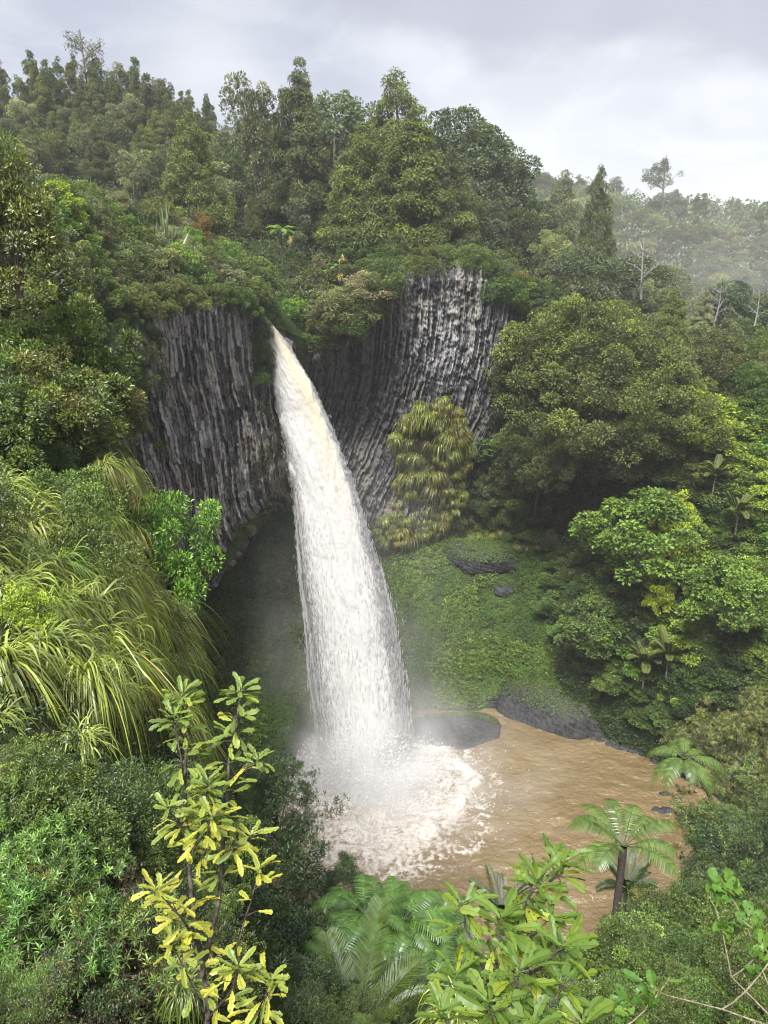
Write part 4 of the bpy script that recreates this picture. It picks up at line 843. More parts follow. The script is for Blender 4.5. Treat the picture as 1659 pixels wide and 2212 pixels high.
# ------------------------------------------------------------------ rim of the right cliff, kiekie curtains, moss slope
region([(600, 660), (700, 590), (860, 545), (880, 600), (800, 680), (700, 740), (640, 760)], 40, [('lush', 'green', 2), ('bush', 'pale', 2, .8), ('bush', 'darkolive', 3), ('bush', 'lush', 1), ('farfern', 'green', 1, .7)], B, 62, 'right of the waterfall lip', 'bushes on the rim by the fall', 351, flat=1.2, sink=.1)
region([(860, 600), (880, 565), (1040, 565), (1140, 640), (1130, 700), (1040, 605), (900, 600)], 30, [('bush', 'green', 3), ('bush', 'darkolive', 2), ('bush', 'olive', 1), ('lush', 'bluish', 1)], B, 44, 'along the top edge of the right cliff', 'bushes along the right cliff edge', 352, flat=1.3, sink=.1, off=(0, -3.6, 0))
region([(1085, 650), (1180, 680), (1170, 800), (1120, 980), (1080, 900)], 34, [('bush', 'bluish', 3), ('bush', 'green', 2), ('kiekie', 'kiekie', 2)], B, 46, 'at the right cliff end', 'plants down the end of the right cliff', 353, flat=1.2, off=(0, -1.5, 0))
def kieland(poly, step, seed, phrase, group, hpx=19, kinds=(('kiekie', 'kiekie', 1),), off=(0, -1.4, 0), S_=None):
    region(poly, step, list(kinds), S_ or B, hpx, phrase, group, seed, flat=1.15, off=off, tilt=.25, hvar=.3)
kieland([(850, 900), (905, 850), (950, 850), (1000, 870), (1015, 960), (1000, 1060), (940, 1130), (830, 1160), (800, 1120), (860, 1060)], 18, 361, 'in the curtain below the right cliff', 'strap leaved plants below the right cliff', off=(0, -4.6, 0), hpx=19)
kieland([(850, 890), (900, 850), (945, 860), (990, 900), (1000, 1010), (940, 1060), (860, 1050)], 36, 364, 'in the curtain below the right cliff', 'strap leaved plants below the right cliff', off=(0, -6.0, 0), hpx=24)
region([(690, 720), (760, 665), (830, 600), (872, 612), (810, 690), (730, 760)], 30, [('bush', 'darkolive', 3), ('bush', 'green', 2), ('bush', 'pale', 1)], B, 52, 'overhanging the right cliff', 'bushes over the right cliff shoulder', 354, flat=1.3, off=(0, -5.0, 0))
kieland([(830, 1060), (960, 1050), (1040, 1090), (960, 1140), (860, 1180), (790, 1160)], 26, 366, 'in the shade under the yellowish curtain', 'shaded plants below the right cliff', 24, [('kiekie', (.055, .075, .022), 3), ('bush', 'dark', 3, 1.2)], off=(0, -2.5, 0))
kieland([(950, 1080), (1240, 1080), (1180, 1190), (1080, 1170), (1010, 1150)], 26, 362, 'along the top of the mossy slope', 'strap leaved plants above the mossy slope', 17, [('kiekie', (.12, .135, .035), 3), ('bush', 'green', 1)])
kieland([(1180, 1180), (1260, 1200), (1330, 1480), (1270, 1500), (1200, 1380)], 30, 363, 'right of the mossy slope', 'strap leaved plants beside the mossy slope', 17, [('kiekie', (.10, .125, .035), 3), ('bush', 'green', 2)])
for a in [(1157, 1095, 60, 'yellowish palm with upright fronds above the mossy slope'), (1440, 1450, 60, 'nikau palm with drooping fronds in shade on the right bank'), (1390, 1470, 70, 'dark nikau palm low on the right bank'), (1540, 1060, 52, 'nikau palm high on the right slope'), (1590, 1140, 60, 'nikau palm at the right edge of the slope'), (1455, 1290, 50, 'small nikau palm below the glowing tree')]:
    if 'palmf' not in PROTO: PROTO['palmf'] = [palm(251, 13, 2.6, 2.2, M_LEAF, lw=.10)]; PROTO['palmf'][0]['h'] = 4.2; CAT['palmf'] = 'palm'
    b_ = B.at(a[0], a[1]); one('palmf', a[0], a[1], B, a[2] * 1.15, (.17, .16, .04) if a[0] < 1200 else (.09, .12, .03), a[3], 'palm', Y=b_[1] - 3.5)
for q, a in enumerate([(1185, 540, 128), (1240, 575, 126), (1170, 690, 104), (1215, 660, 112), (628, 520, 116), (735, 600, 108), (740, 560, 112)]):
    one('star', a[0], a[1], B, 17, 'straw', ['pale starburst plant on the spur left of the misty conifer', 'pale starburst plant above the right slope rim', 'pale starburst plant at the corner of the right cliff', 'pale starburst plant high beside the right cliff', 'pale starburst plant above the waterfall lip',
        'pale starburst plant right of the waterfall lip', 'pale starburst plant behind the round bush right of the lip'][q], 'plant', var=q % 2, Y=a[2] - 3)
MOSS = inpoly([(640, 1150), (840, 1160), (930, 1140), (1010, 1140), (1180, 1190), (1230, 1300), (1200, 1480), (1120, 1530), (880, 1550), (600, 1650), (400, 1560), (420, 1280), (560, 1180)])
cover('moss', B, 260000, lambda x, y: MOSS(x, y) * (vn(np.stack([x * .035, y * .02, 0 * x], -1), 76) > -.55), 35, .20, .13, .25, (.058, .108, .022), cvar=.7, tuft=8, spread=.28, droop=.3)
cover('creeper', B, 90000, lambda x, y: MOSS(x, y) * (vn(np.stack([x * .02, y * .012, 0 * x], -1), 77) > .12), 36, .30, .19, .55, (.095, .150, .032), tuft=9, spread=.4)
cover('cave_ferns', B, 60000, inpoly([(420, 1150), (700, 1060), (840, 1080), (940, 1050), (1000, 1100), (900, 1160), (640, 1180), (420, 1300)]), 37, .42, .10, .5, 'green', tuft=9, spread=.5, droop=.7)
cover('cliff_plants', B, 16000, lambda x, y: inpoly([(660, 740), (860, 620), (1080, 640), (1100, 880), (900, 1040), (720, 1000)])(x, y) * (vn(np.stack([x * .03, y * .02, 0 * x], -1), 78) > .15), 38, .22, .12, 2.0, 'darkolive', tuft=8, spread=.4)

# ------------------------------------------------------------------ top of the left bluff
LC = [('bush', 'green', 3), ('bush', 'pale', 3), ('bush', 'darkolive', 3), ('bush', 'lush', 1), ('bush', 'olive', 1), ('bush', 'grey', 2)]
region([(60, 410), (200, 430), (330, 480), (460, 540), (560, 620), (585, 690), (500, 610), (330, 540), (60, 480)], 36, LC + [('bush', 'olive', 1, 1.1), ('flax', 'flax', 1, .9)], C, 56, 'on the crest of the left bluff', 'shrubs on the crest of the left bluff', 371, flat=1.1, sink=.1)
region([(-20, 470), (330, 540), (500, 600), (575, 660), (420, 640), (330, 650), (160, 690), (-20, 670)], 40, LC, C, 62, 'above the left cliff', 'shrubs above the left cliff', 372, flat=1.15, sink=.1)
for a in [(365, 560, 90, 'blue green flax bush with tall blades on the left bluff'), (425, 640, 80, 'flax bush with long blades hanging over the left cliff'), (572, 690, 60, 'flax bush at the lip of the waterfall')]:
    one('flax', a[0], a[1], C, a[2], 'flax', a[3], 'flax')
one('lush', 130, 500, C, 100, 'lime', 'bright mound of shrub on the crest at the far left', 'shrub', flat=1.1)
region([(590, 760), (650, 760), (655, 690), (610, 690)], 26, [('bush', 'dark', 1)], B, 40, 'hugging the falling water', 'bushes beside the waterfall lip', 373, off=(0, -1, 0))
region([(548, 700), (580, 690), (585, 790), (560, 860), (550, 800)], 24, [('bush', 'green', 2), ('bush', 'dark', 2)], C, 36, 'left of the waterfall lip', 'bushes left of the waterfall lip', 374, off=(.3, -1.6, 0))
region([(290, 650), (440, 640), (575, 650), (580, 690), (500, 675), (430, 672), (350, 690), (300, 720)], 30, [('bush', 'green', 2), ('bush', 'darkolive', 2), ('bush', 'olive', 1), ('bush', 'pale', 1)], C, 40, 'hanging over the left cliff top', 'bushes hanging over the left cliff', 375, flat=1.2, off=(0, -3.0, 0))
region([(130, 690), (300, 690), (345, 720), (330, 860), (300, 960), (240, 980), (170, 860)], 46, [('bush', 'green', 2), ('bush', 'darkolive', 3), ('bush', 'grey', 1), ('bush', 'pale', 1)], C, 52, 'clinging to the left cliff', 'bushes clinging to the left cliff', 376, flat=1.1, off=(0, -2.4, 0))
cover('bluff_undergrowth', C, 160000, inpoly([(-60, 380), (200, 420), (450, 520), (590, 680), (540, 660), (340, 660), (160, 700), (-60, 700)]), 39, .20, .12, .8, (.045, .065, .022), tuft=10, spread=.4)
cover('cliff_creeper', C, 70000, lambda x, y: inpoly([(120, 640), (360, 640), (345, 760), (335, 1000), (300, 1060), (260, 1060), (210, 900), (150, 800)])(x, y) * (vn(np.stack([x * .028, y * .012, 0 * x], -1), 79) > -.12), 40, .22, .12, 1.3, 'green', tuft=9, spread=.5, droop=.3)
cover('cliff_grass', C, 14000, lambda x, y: inpoly([(350, 660), (590, 660), (610, 1080), (500, 1230), (400, 1330), (380, 1100)])(x, y) * (vn(np.stack([x * .04, y * .02, 0 * x], -1), 80) > .25), 43, .26, .05, 1.6, 'darkolive', tuft=8, spread=.4, droop=.6)

# ------------------------------------------------------------------ rocks
def rock(name, c, r, seed, mat, label, k=60, rough=.28, flat=None, moss=None, rot=0., mossy=-2.):
    u = np.linspace(0, np.pi, k); w = np.linspace(0, 2 * np.pi, 2 * k, endpoint=False)
    d = np.stack([np.sin(u)[:, None] * np.cos(w)[None], np.sin(u)[:, None] * np.sin(w)[None], np.cos(u)[:, None] + 0 * w[None]], -1)
    q = 1 + rough * fbm(d * 1.6 + seed, 5, seed, .6); V = d * q[..., None] * np.asarray(r, float)
    if flat: V[..., 2] = np.where(V[..., 2] > flat, flat + (V[..., 2] - flat) * .25, V[..., 2])
    rq = rng_(seed)
    for q in range(16):                                          # broken flat faces
        pn_ = nrm(rq.normal(size=3) / np.asarray(r, float)); ex = (V @ pn_) - .80 * np.linalg.norm(pn_ * np.asarray(r, float)); V = V - np.clip(ex, 0, None)[..., None] * pn_ * .85
    s = V[..., 2] + .35 * V[..., 0] + fbm(V * .5, 3, seed + 3) * .8; st = np.abs((s / .55) % 1 - .5) * 2; V = V + nrm(V) * (st ** .5 * .16 + .22 * fbm(V * 1.4, 4, seed + 4))[..., None]
    ca, sa = math.cos(rot), math.sin(rot); V = np.stack([V[..., 0] * ca - V[..., 1] * sa, V[..., 0] * sa + V[..., 1] * ca, V[..., 2]], -1) + np.asarray(c)
    c_ = 2 * k; i = np.arange(k - 1)[:, None] * c_ + np.arange(c_)[None]; j = np.arange(k - 1)[:, None] * c_ + (np.arange(c_)[None] + 1) % c_
    Fq = np.stack([i, i + c_, j + c_, j], -1).reshape(-1, 4)
    o = mk(name, V, Fq, mat, attrs={'block': (st * .6 + .2), 'crack': np.clip(1 - st * 5, 0, 1), 'weather': -.5 + 0 * st})
    if moss:
        S_ = type('S', (), {})(); rg_ = rng_(seed); V2 = V.reshape(-1, 3); top = np.where((((V[..., 2] - c[2]) > moss * r[2]) & ((V[..., 1] - c[1]) > mossy * r[1])).ravel())[0]; i = rg_.choice(top, 9000); nn = nrm(V2[i] - np.asarray(c)); dd = rdir(rg_, 9000)
        Vl, T = leaves(rg_, V2[i] + rg_.normal(0, .12, (9000, 3)) + nn * .08, dd + nn * .5, nn + dd * .5 + [0, 0, .5], .24 * rg_.uniform(.6, 1.3, 9000), .13); m_ = mk('moss', Vl, T, M_LEAF, o, {'tint': np.repeat(np.clip(rg_.normal(.5, .2, 9000), 0, 1), 4)}); m_.color = (.07, .115, .022, 1)
    return tag(o, label, 'rock')
M_WET = rock_mat('wet_rock', (0.012, 0.013, 0.015), (0.040, 0.041, 0.045), (0.10, 0.10, 0.10), (0.04, 0.04, 0.034), .25, .62)
b_ = P(960, 1590, float(shoreY(1590))); rock('shore_rock', b_ + [1.0, .5, -.4], (8.2, 4.2, 2.6), 3, M_WET, 'wide flat dark rock beside the foot of the waterfall', moss=.35, mossy=.35, rot=.12, rough=.18)
b_ = P(1190, 1575, float(shoreY(1575))); rock('boulder', b_ + [1.0, 3.6, .6], (8.2, 5.0, 5.2), 9, M_WET, 'big layered dark boulder with a mossy top on the far shore', moss=.38, rot=-.42, rough=.2)
b_ = P(1085, 1530, float(shoreY(1530))); rock('ledge_rock', b_ + [-1.2, 2.2, .4], (4.2, 2.6, 2.6), 12, M_WET, 'low dark ledge rock between the flat rock and the big boulder', moss=.5)
b_ = P(940, 1512, 98.); rock('ledge_rock', b_ + [-1.0, 1.5, .0], (6.2, 2.4, 2.2), 13, M_WET, 'shadowed rock ledge at the back of the shore behind the flat rock', moss=.45)
b_ = P(1217, 1577, float(shoreY(1577))); rock('small_rock', b_ + [0, 0, .1], (1.25, .8, .55), 14, M_WET, 'small black rock alone in the brown water', k=30)
b_ = B.at(1035, 1195); rock('mossy_ledge', b_ + [0, -.4, -.1], (6.0, 3.4, 2.6), 16, M_WET, 'curved overhanging ledge with a dark underside on the mossy slope', moss=.12, rot=-.30)
b_ = B.at(1165, 1160); rock('mossy_ledge', b_ + [0, -.2, 0], (2.6, 1.6, 1.2), 17, M_WET, 'small mossy ledge near the top right of the mossy slope', moss=-.1, k=40)
b_ = B.at(1090, 1275); rock('mossy_ledge', b_ + [0, -.1, -.2], (1.7, 1.2, .9), 18, M_WET, 'little mossy outcrop below the curved ledge', moss=0., k=40)
for x_, y_, r_ in ((1430, 1750, 1.6), (1436, 1716, .8), (1452, 1962, 1.1)):
    b_ = P(x_, y_, float(shoreY(y_))); rock('submerged_rock', b_ + [0, 0, -.10], (r_, r_ * .5, .32), int(x_), M_WET, {1430: 'flat dark rock just breaking the brown water left of the leaning fern', 1436: 'tiny dark rock in the water above the flat submerged one', 1452: 'dark wet rock near the lower right corner of the pool'}[x_], k=24)
rg = rng_(19)
for q in range(46):                                              # stones along the right shore
    t = q / 45; px = np.interp(t, [0, .5, 1], [1285, 1370, 1480]) + rg.normal(0, 6); py = np.interp(px, [1285, 1370, 1480], [1592, 1622, 1668]) + rg.normal(0, 5)
    b_ = P(px, py, float(shoreY(py))); o_ = rock('shore_stone', b_, (rg.uniform(.25, .8), rg.uniform(.25, .6), rg.uniform(.2, .5)), 40 + q, M_WET, None, k=12); tag(o_, 'dark wet stone in the row along the right hand shore', 'stone', 'stones along the right shore')

# ------------------------------------------------------------------ near plants
def shrub(name, seed, H, R, nl, ll, lw, nc=60, rc=.34, prof=P_dome, mat=None, stems=10, r0=.03, whorl=0, **kw):
    """close shrub with real leaf sizes; whorl = leaves per rosette"""
    rng = rng_(seed); e = empty(name)
    V, T, t, c, r = crown(rng, H, .05, R, prof, nc, rc, nl if not whorl else 50, ll, lw, **kw)
    if whorl:
        k = nl // whorl; ci = rng.integers(0, len(c), k); d = rdir(rng, k); d[:, 2] = np.abs(d[:, 2]); tip = c[ci] + d * r[ci][:, None] * rng.uniform(.3, 1.1, (k, 1)); sd = nrm(d + [0, 0, .8] + rng.normal(0, .3, (k, 3)))
        A_ = nrm(np.cross(sd, rng.normal(size=(k, 3)))); Bv = np.cross(sd, A_); P_, X_, N_ = [], [], []
        for w in range(whorl):
            an = w * 2.4 + rng.normal(0, .15, k); o_ = A_ * np.cos(an)[:, None] + Bv * np.sin(an)[:, None]; sp = .45 + .5 * w / whorl
            P_.append(tip - sd * (w / whorl) * ll * .6); X_.append(o_ * sp + sd * (1.1 - sp)); N_.append(sd - o_ * .4)
        V, T = leaves(rng, np.concatenate(P_), np.concatenate(X_), np.concatenate(N_), ll * rng.uniform(.7, 1.2, k * whorl), lw * rng.uniform(.8, 1.2, k * whorl), .3)
        t = np.repeat(np.clip(np.tile(rng.normal(.5, .22, k), whorl) + rng.normal(0, .1, k * whorl), 0, 1.1), 4)
    b = Bag()
    for q in range(stems):
        tgt = c[rng.integers(len(c))]; bp = bez([rng.normal(0, .05), rng.normal(0, .05), -.3], [tgt[0] * .35, tgt[1] * .35, tgt[2] * .6], tgt, 7); Vt, Qt = tube(bp, np.linspace(r0 * .6, r0 * .15, 7), 5); b.add(Vt, Qt)
        for w in range(4):
            p1 = bp[rng.integers(3, 7)]; Vt, Qt = tube(bez(p1, p1 + rng.normal(0, .1, 3) * H, p1 + nrm(rng.normal(0, 1, 3) + [0, 0, .7]) * R * .4, 4), np.linspace(r0 * .18, r0 * .06, 4), 4); b.add(Vt, Qt)
    b.obj('stems', M_DARKBARK, e, True); mk('foliage', V, T, mat or M_NEAR, e, {'tint': t}); e['h'] = H; return e
proto('small', *[shrub('small_leaved_shrub', 400 + s, 1.7, 1.25, 14000, .052, .028, nc=80, rc=.27, lobes=.7, outer=.3, stems=16) for s in range(3)])
proto('tiny', *[shrub('small_leaved_shrub', 405 + s, 1.7, 1.35, 17000, .036, .020, nc=90, rc=.24, lobes=.7, outer=.3, stems=16) for s in range(2)])
proto('leafy', *[shrub('leafy_shrub', 410 + s, 3.4, 2.2, 11000, .145, .062, nc=75, rc=.50, stems=16, r0=.06, outer=.3, lobes=.45, tintvar=.25) for s in range(4)])
proto('whorl', *[shrub('whorled_leaf_shrub', 420 + s, 1.2, .95, 3600, .105, .021, nc=46, rc=.26, whorl=9, r0=.02) for s in range(2)])
proto('narrow', *[shrub('narrow_leaved_tree', 430 + s, 3.0, 2.0, 12000, .105, .026, nc=80, rc=.42, whorl=7, stems=18, r0=.05, lobes=.5) for s in range(3)])
proto('dense', *[shrub('dense_dark_tree', 440 + s, 3.6, 1.7, 17000, .085, .042, nc=90, rc=.42, prof=P_cone if s == 0 else P_dome, lobes=.2, r0=.06) for s in range(3)])
def twiggy(seed):
    e = empty('twiggy_shrub'); rng = rng_(seed); b = Bag(); tips = []
    for q in range(30):
        a = rng.random() * 6.28; t_ = np.array([math.cos(a) * rng.uniform(.3, 1), math.sin(a) * rng.uniform(.3, 1), rng.uniform(.4, 1.2)]); bp = bez([0, 0, -.2], t_ * .5 + rng.normal(0, .15, 3), t_, 8); V, Q = tube(bp, np.linspace(.011, .003, 8), 4); b.add(V, Q)
        for w in range(10):
            p1 = bp[rng.integers(2, 8)]; t2 = p1 + nrm(rng.normal(0, 1, 3) + [0, 0, .3]) * rng.uniform(.12, .4); V, Q = tube(bez(p1, (p1 + t2) / 2 + rng.normal(0, .03, 3), t2, 4), [.003, .0025, .002, .001], 3); b.add(V, Q); tips.append(t2)
    b.obj('stems', M_DARKBARK, e); tips = np.array(tips); n_ = 1400; i = rng.integers(0, len(tips), n_)
    V, T = leaves(rng, tips[i] + rng.normal(0, .06, (n_, 3)), rng.normal(0, 1, (n_, 3)) - [0, 0, .3], rdir(rng, n_), .055 * rng.uniform(.5, 1.3, n_), .018); mk('dry_leaves', V, T, M_NEAR, e, {'tint': np.repeat(rng.random(n_), 4)}); e['h'] = 1.1; return e
proto('twig', twiggy(450), twiggy(451))
WORD.update(small='small leaved shrub', tiny='tiny leaved shrub', leafy='leafy shrub', whorl='whorled leaf shrub', narrow='narrow leaved tree', dense='dense tree', twig='twiggy shrub')
CAT.update(small='shrub', tiny='shrub', leafy='shrub', whorl='shrub', narrow='tree', dense='tree', twig='shrub')
COL.update(sedge=(.155, .20, .048), nleaf=(.085, .125, .038), ngreen=(.070, .110, .024), ndark=(.034, .060, .020), nbright=(.095, .20, .03), nbrown=(.085, .060, .032), nolive=(.10, .115, .035), whorl=(.085, .155, .038))
LOOK.update(sedge='yellow green', nleaf='olive green', ngreen='mid green', ndark='dark green', nbright='bright green', nbrown='brown', nolive='golden olive', whorl='fresh green')
# tall leafy bushes up the left edge
region([(-60, 470), (30, 470), (110, 640), (230, 900), (230, 1000), (-60, 1010)], 62, [('leafy', 'nleaf', 4), ('leafy', 'nolive', 2), ('leafy', 'ngreen', 2), ('leafy', 'ndark', 1)], D, 165, 'up the left edge', 'leafy shrubs up the left edge', 461, flat=1.0, sink=.05)
one('leafy', -50, 500, D, 250, 'nleaf', 'tall leafy bush reaching up the left edge of the view', 'shrub', flat=.6, Y=24)
one('leafy', 40, 620, D, 240, 'nolive', 'golden olive leafy bush below the tallest one at the left edge', 'shrub', var=1, flat=.85, Y=24)
one('leafy', 175, 860, D, 190, 'ngreen', 'leafy bush standing before the rock face at the left', 'shrub', var=2, flat=.85, Y=27)
region([(150, 900), (260, 930), (370, 1100), (400, 1300), (330, 1500), (200, 1300), (60, 1060)], 100, [('small', 'nolive', 3), ('leafy', 'ngreen', 2), ('small', 'nleaf', 2)], D, 90, 'among the left bank sedges', 'shrubs among the sedges', 462, sink=.05)
region([(190, 960), (260, 960), (370, 1110), (395, 1330), (410, 1700), (330, 1560), (250, 1300), (150, 1150)], 46, [('tussock', 'sedge', 4), ('tuft', 'sedge', 1, .8)], D, 150, 'on the steep left bank', 'arching sedges on the left bank', 464, tilt=.2)
region([(-30, 1060), (150, 1100), (250, 1350), (300, 1560), (150, 1480), (-30, 1300)], 46, [('tussock', 'sedge', 30), ('small', 'ngreen', 1, .8)], D, 190, 'behind the big sedges', 'arching sedges on the left bank', 465, tilt=.2)
one('small', 130, 1270, D, 155, 'nbright', 'bright green rounded bush glowing among the sedges', 'shrub', flat=.62, Y=17)
one('leafy', 375, 1300, D, 235, 'nbright', 'bright green bush leaning out over the gorge from the left bank', 'shrub', flat=.72, Y=25)
one('leafy', 60, 1370, D, 110, 'lime', 'lime green broad leaved bush at the left edge among the sedges', 'shrub', Y=11, var=3)
# arching sedges
for q, (x, y, L_, Y) in enumerate([(175, 1600, 235, 8.5), (-5, 1440, 330, 9.0), (85, 1395, 270, 10.5), (185, 1465, 250, 10), (235, 1500, 190, 11), (30, 1360, 250, 11.5), (120, 1310, 210, 13), (210, 1330, 165, 16), (-10, 1200, 230, 14), (25, 1120, 175, 17), (225, 1010, 115, 23),
                                   (265, 1015, 115, 25), (300, 1085, 125, 25), (230, 1140, 130, 21), (285, 1150, 125, 24), (330, 1180, 110, 27), (258, 1240, 135, 20), (335, 1310, 130, 26), (350, 1370, 125, 26), (322, 1400, 120, 23), (375, 1430, 110, 27), (385, 1500, 105, 26), (320, 1470, 130, 19), (150, 1215, 160, 17),
                                   (70, 1530, 230, 9), (-20, 1570, 240, 8), (90, 1740, 165, 8), (150, 1835, 125, 7.5), (365, 1715, 125, 14), (300, 1240, 120, 23), (362, 1235, 95, 28), (395, 1560, 95, 26)]):
    b_ = P(x, y, Y); put('tussock' if q % 4 else 'tuft', b_, L_ / F * proj(b_)[2] * (.9 if q % 4 else .72), 'sedge', 'on the left bank', 'arching sedges on the left bank', rg, jit=.10, tilt=.12, rot=rg.normal(0, .35), var=q % 5 if q % 4 else q % 3)
put('tuft', P(395, 2135, 5.0), .55, 'sedge', 'behind the speckled sapling', 'arching sedges on the left bank', rg, rot=.2)
b_ = P(985, 2195, 3.6); put('tuft', b_, .52, 'sedge', 'left of the broad leaved sapling', 'arching sedges on the left bank', rg, rot=2.8)
# lower left corner
region([(-60, 1680), (120, 1740), (300, 1830), (380, 1900), (-60, 1880)], 85, [('small', 'ngreen', 3), ('whorl', 'whorl', 2), ('tiny', 'nleaf', 2)], D, 150, 'under the lower left sedges', 'shrubs under the sedges', 471)
region([(-60, 1880), (160, 1900), (200, 2120), (-60, 2150)], 85, [('whorl', 'whorl', 4), ('small', 'ngreen', 1, .7)], D, 210, 'in the lower left corner', 'whorled shrubs in the lower left corner', 472)
region([(60, 2060), (320, 2000), (340, 2260), (-40, 2280)], 80, [('twig', 'nbrown', 2), ('tiny', 'ndark', 1), ('tiny', 'ngreen', 1), ('whorl', 'whorl', 1)], D, 170, 'at the bottom left', 'twiggy shrubs at the bottom left', 473)
region([(200, 1780), (420, 1720), (470, 1850), (480, 2260), (330, 2260), (300, 1950)], 78, [('tiny', 'ngreen', 3), ('small', 'ndark', 3), ('small', 'ngreen', 2)], D, 150, 'around the speckled sapling', 'shrubs round the speckled sapling', 474)
region([(400, 1560), (440, 1620), (470, 1760), (400, 1730)], 40, [('small', 'nleaf', 3), ('small', 'ngreen', 2)], D, 80, 'on the left bank lip', 'shrubs on the lip of the left bank', 475)
one('narrow', 540, 1900, D, 290, 'ndark', 'dark narrow leaved tree reaching over the gorge behind the speckled sapling', 'tree', Y=21, flat=.9)
one('narrow', 600, 1800, D, 170, 'ndark', 'dark leafy branch reaching towards the foot of the waterfall', 'tree', Y=23, var=1, flat=.9)
one('dense', 590, 2060, D, 290, 'ndark', 'large dense dark tree between the speckled sapling and the ferns', 'tree', Y=18, var=1, flat=1.0)
one('dense', 520, 2180, D, 290, 'ndark', 'dense dark tree low behind the speckled sapling', 'tree', Y=14, var=2, flat=1.0)
one('dense', 640, 2180, D, 260, 'ndark', 'dark tree foliage below the large dense one', 'tree', Y=14, var=1, flat=1.0)
one('dense', 744, 1935, D, 112, 'ndark', 'small dark conical tree in front of the spray', 'tree', Y=21, var=0, flat=1.15)
PROTO['dbare'] = [bare_tree(460, 2.2, 'bare_branch', mat=M_DARKBARK)]; WORD['dbare'] = 'bare branch'; CAT['dbare'] = 'branch'
o_ = one('dbare', 612, 1735, D, 62, 'ndark', 'dark bare branch poking out before the foot of the waterfall', 'branch', Y=23.5, rot=0); o_.rotation_euler = (0, 1.25, 0)
# ferns and palm at the bottom
FERN = [tree_fern(500 + s, 15, 1.75, 1.0, rise=.40, sag=1.0, dead=0) for s in range(2)]
PROTO['fern'] = FERN; WORD['fern'] = 'tree fern'; CAT['fern'] = 'tree fern'; COL['fern'] = (.050, .100, .022); LOOK['fern'] = 'mid green'
for f_ in FERN: f_['h'] = 1.75
for q, (x, y, L_, Y, lab) in enumerate([(770, 1985, 155, 15, 'tree fern at the back left of the fern bed'), (700, 2000, 130, 15.5, 'tree fern touching the large dense dark tree'), (825, 1965, 130, 17, 'tree fern in the back row right of the conical tree'), (940, 1985, 130, 17, 'tree fern in the back row nearest the spray'), (880, 1985, 150, 15.5, 'tree fern at the back middle of the fern bed'), (975, 2040, 130, 15, 'tree fern at the back right of the fern bed with lacy fronds'),
                                   (730, 2065, 150, 13, 'tree fern at the left of the fern bed above the palm'), (835, 2080, 140, 12.5, 'tree fern in the middle of the fern bed'), (925, 2110, 140, 12, 'tree fern behind the broad leaved sapling'), (1265, 2060, 110, 16, 'tree fern at the foot of the tall trunked one'), (1380, 1975, 60, 30, 'faint fern beside the water behind the tall trunk'), (800, 2200, 130, 8.5, 'fern at the bottom edge beside the palm'), (1180, 2200, 150, 10, 'dark fern under the broad leaved sapling'), (1010, 2200, 130, 9, 'fern at the bottom edge under the broad leaved sapling')]):
    b_ = P(x, y, Y); o_ = put('fern', b_ - [0, 0, 1.0], L_ / F * proj(b_)[2], 'fern', '', '', rg, jit=.1, tilt=.1, var=q % 2); PLACED.pop(); o_['label'] = lab; o_['category'] = 'tree fern'; o_['group'] = 'ferns at the bottom of the view'
t1 = tree_fern(510, 11, 2.5, 3.9, rise=.62, sag=1.12, r0=.12, arc=(-52, 232), dead=0, npin=26, nleaf=7); b_ = P(1347, 1830, 19.5); s_ = 1.0
t1.location = tuple(b_ - [0, 0, 3.9]); tag(t1, 'tall tree fern with a straight black trunk standing before the brown pool', 'tree fern')
t2 = tree_fern(511, 11, 2.7, 3.2, rise=.35, sag=1.3, r0=.10, dead=0, lean=(-2.0, -.3)); b_ = P(1478, 1640, 31.)
t2.location = tuple(b_ - np.array([-2.0, -.3, 3.2])); tag(t2, 'tree fern leaning out over the right edge of the pool', 'tree fern')
for t_ in (t1, t2):
    del t_['h']
    for ch in t_.children_recursive: ch.color = (.060, .100, .022, 1)
PROTO['npalm'] = [palm(520, 12, 1.9, .5, rise=1.45, sag=.75, lw=.022, r0=.09)]; WORD['npalm'] = 'nikau palm'; CAT['npalm'] = 'palm'; PROTO['npalm'][0]['h'] = 2.0
one('npalm', 770, 2290, D, 215, (.055, .085, .022), 'nikau palm with stiff feathered fronds at the bottom of the fern bed', 'palm', Y=8.5, rot=1.2)
one('npalm', 1352, 1940, D, 85, (.035, .065, .022), 'dark nikau palm behind the tall tree fern trunk', 'palm', Y=26)
one('npalm', 1080, 1990, D, 85, (.030, .055, .022), 'dark spiky palm behind the top of the broad leaved sapling', 'palm', Y=20)
region([(640, 2010), (1010, 2060), (1300, 2090), (1300, 2260), (640, 2260)], 85, [('small', 'ndark', 3), ('tiny', 'ngreen', 2)], D, 90, 'under the ferns at the bottom', 'undershrubs at the bottom', 481, sink=.3)
region([(940, 2010), (1040, 2010), (1040, 2060), (940, 2060)], 40, [('tuft', 'nbrown', 1)], D, 50, 'behind the broad leaved sapling', 'dry tufts behind the sapling', 482)
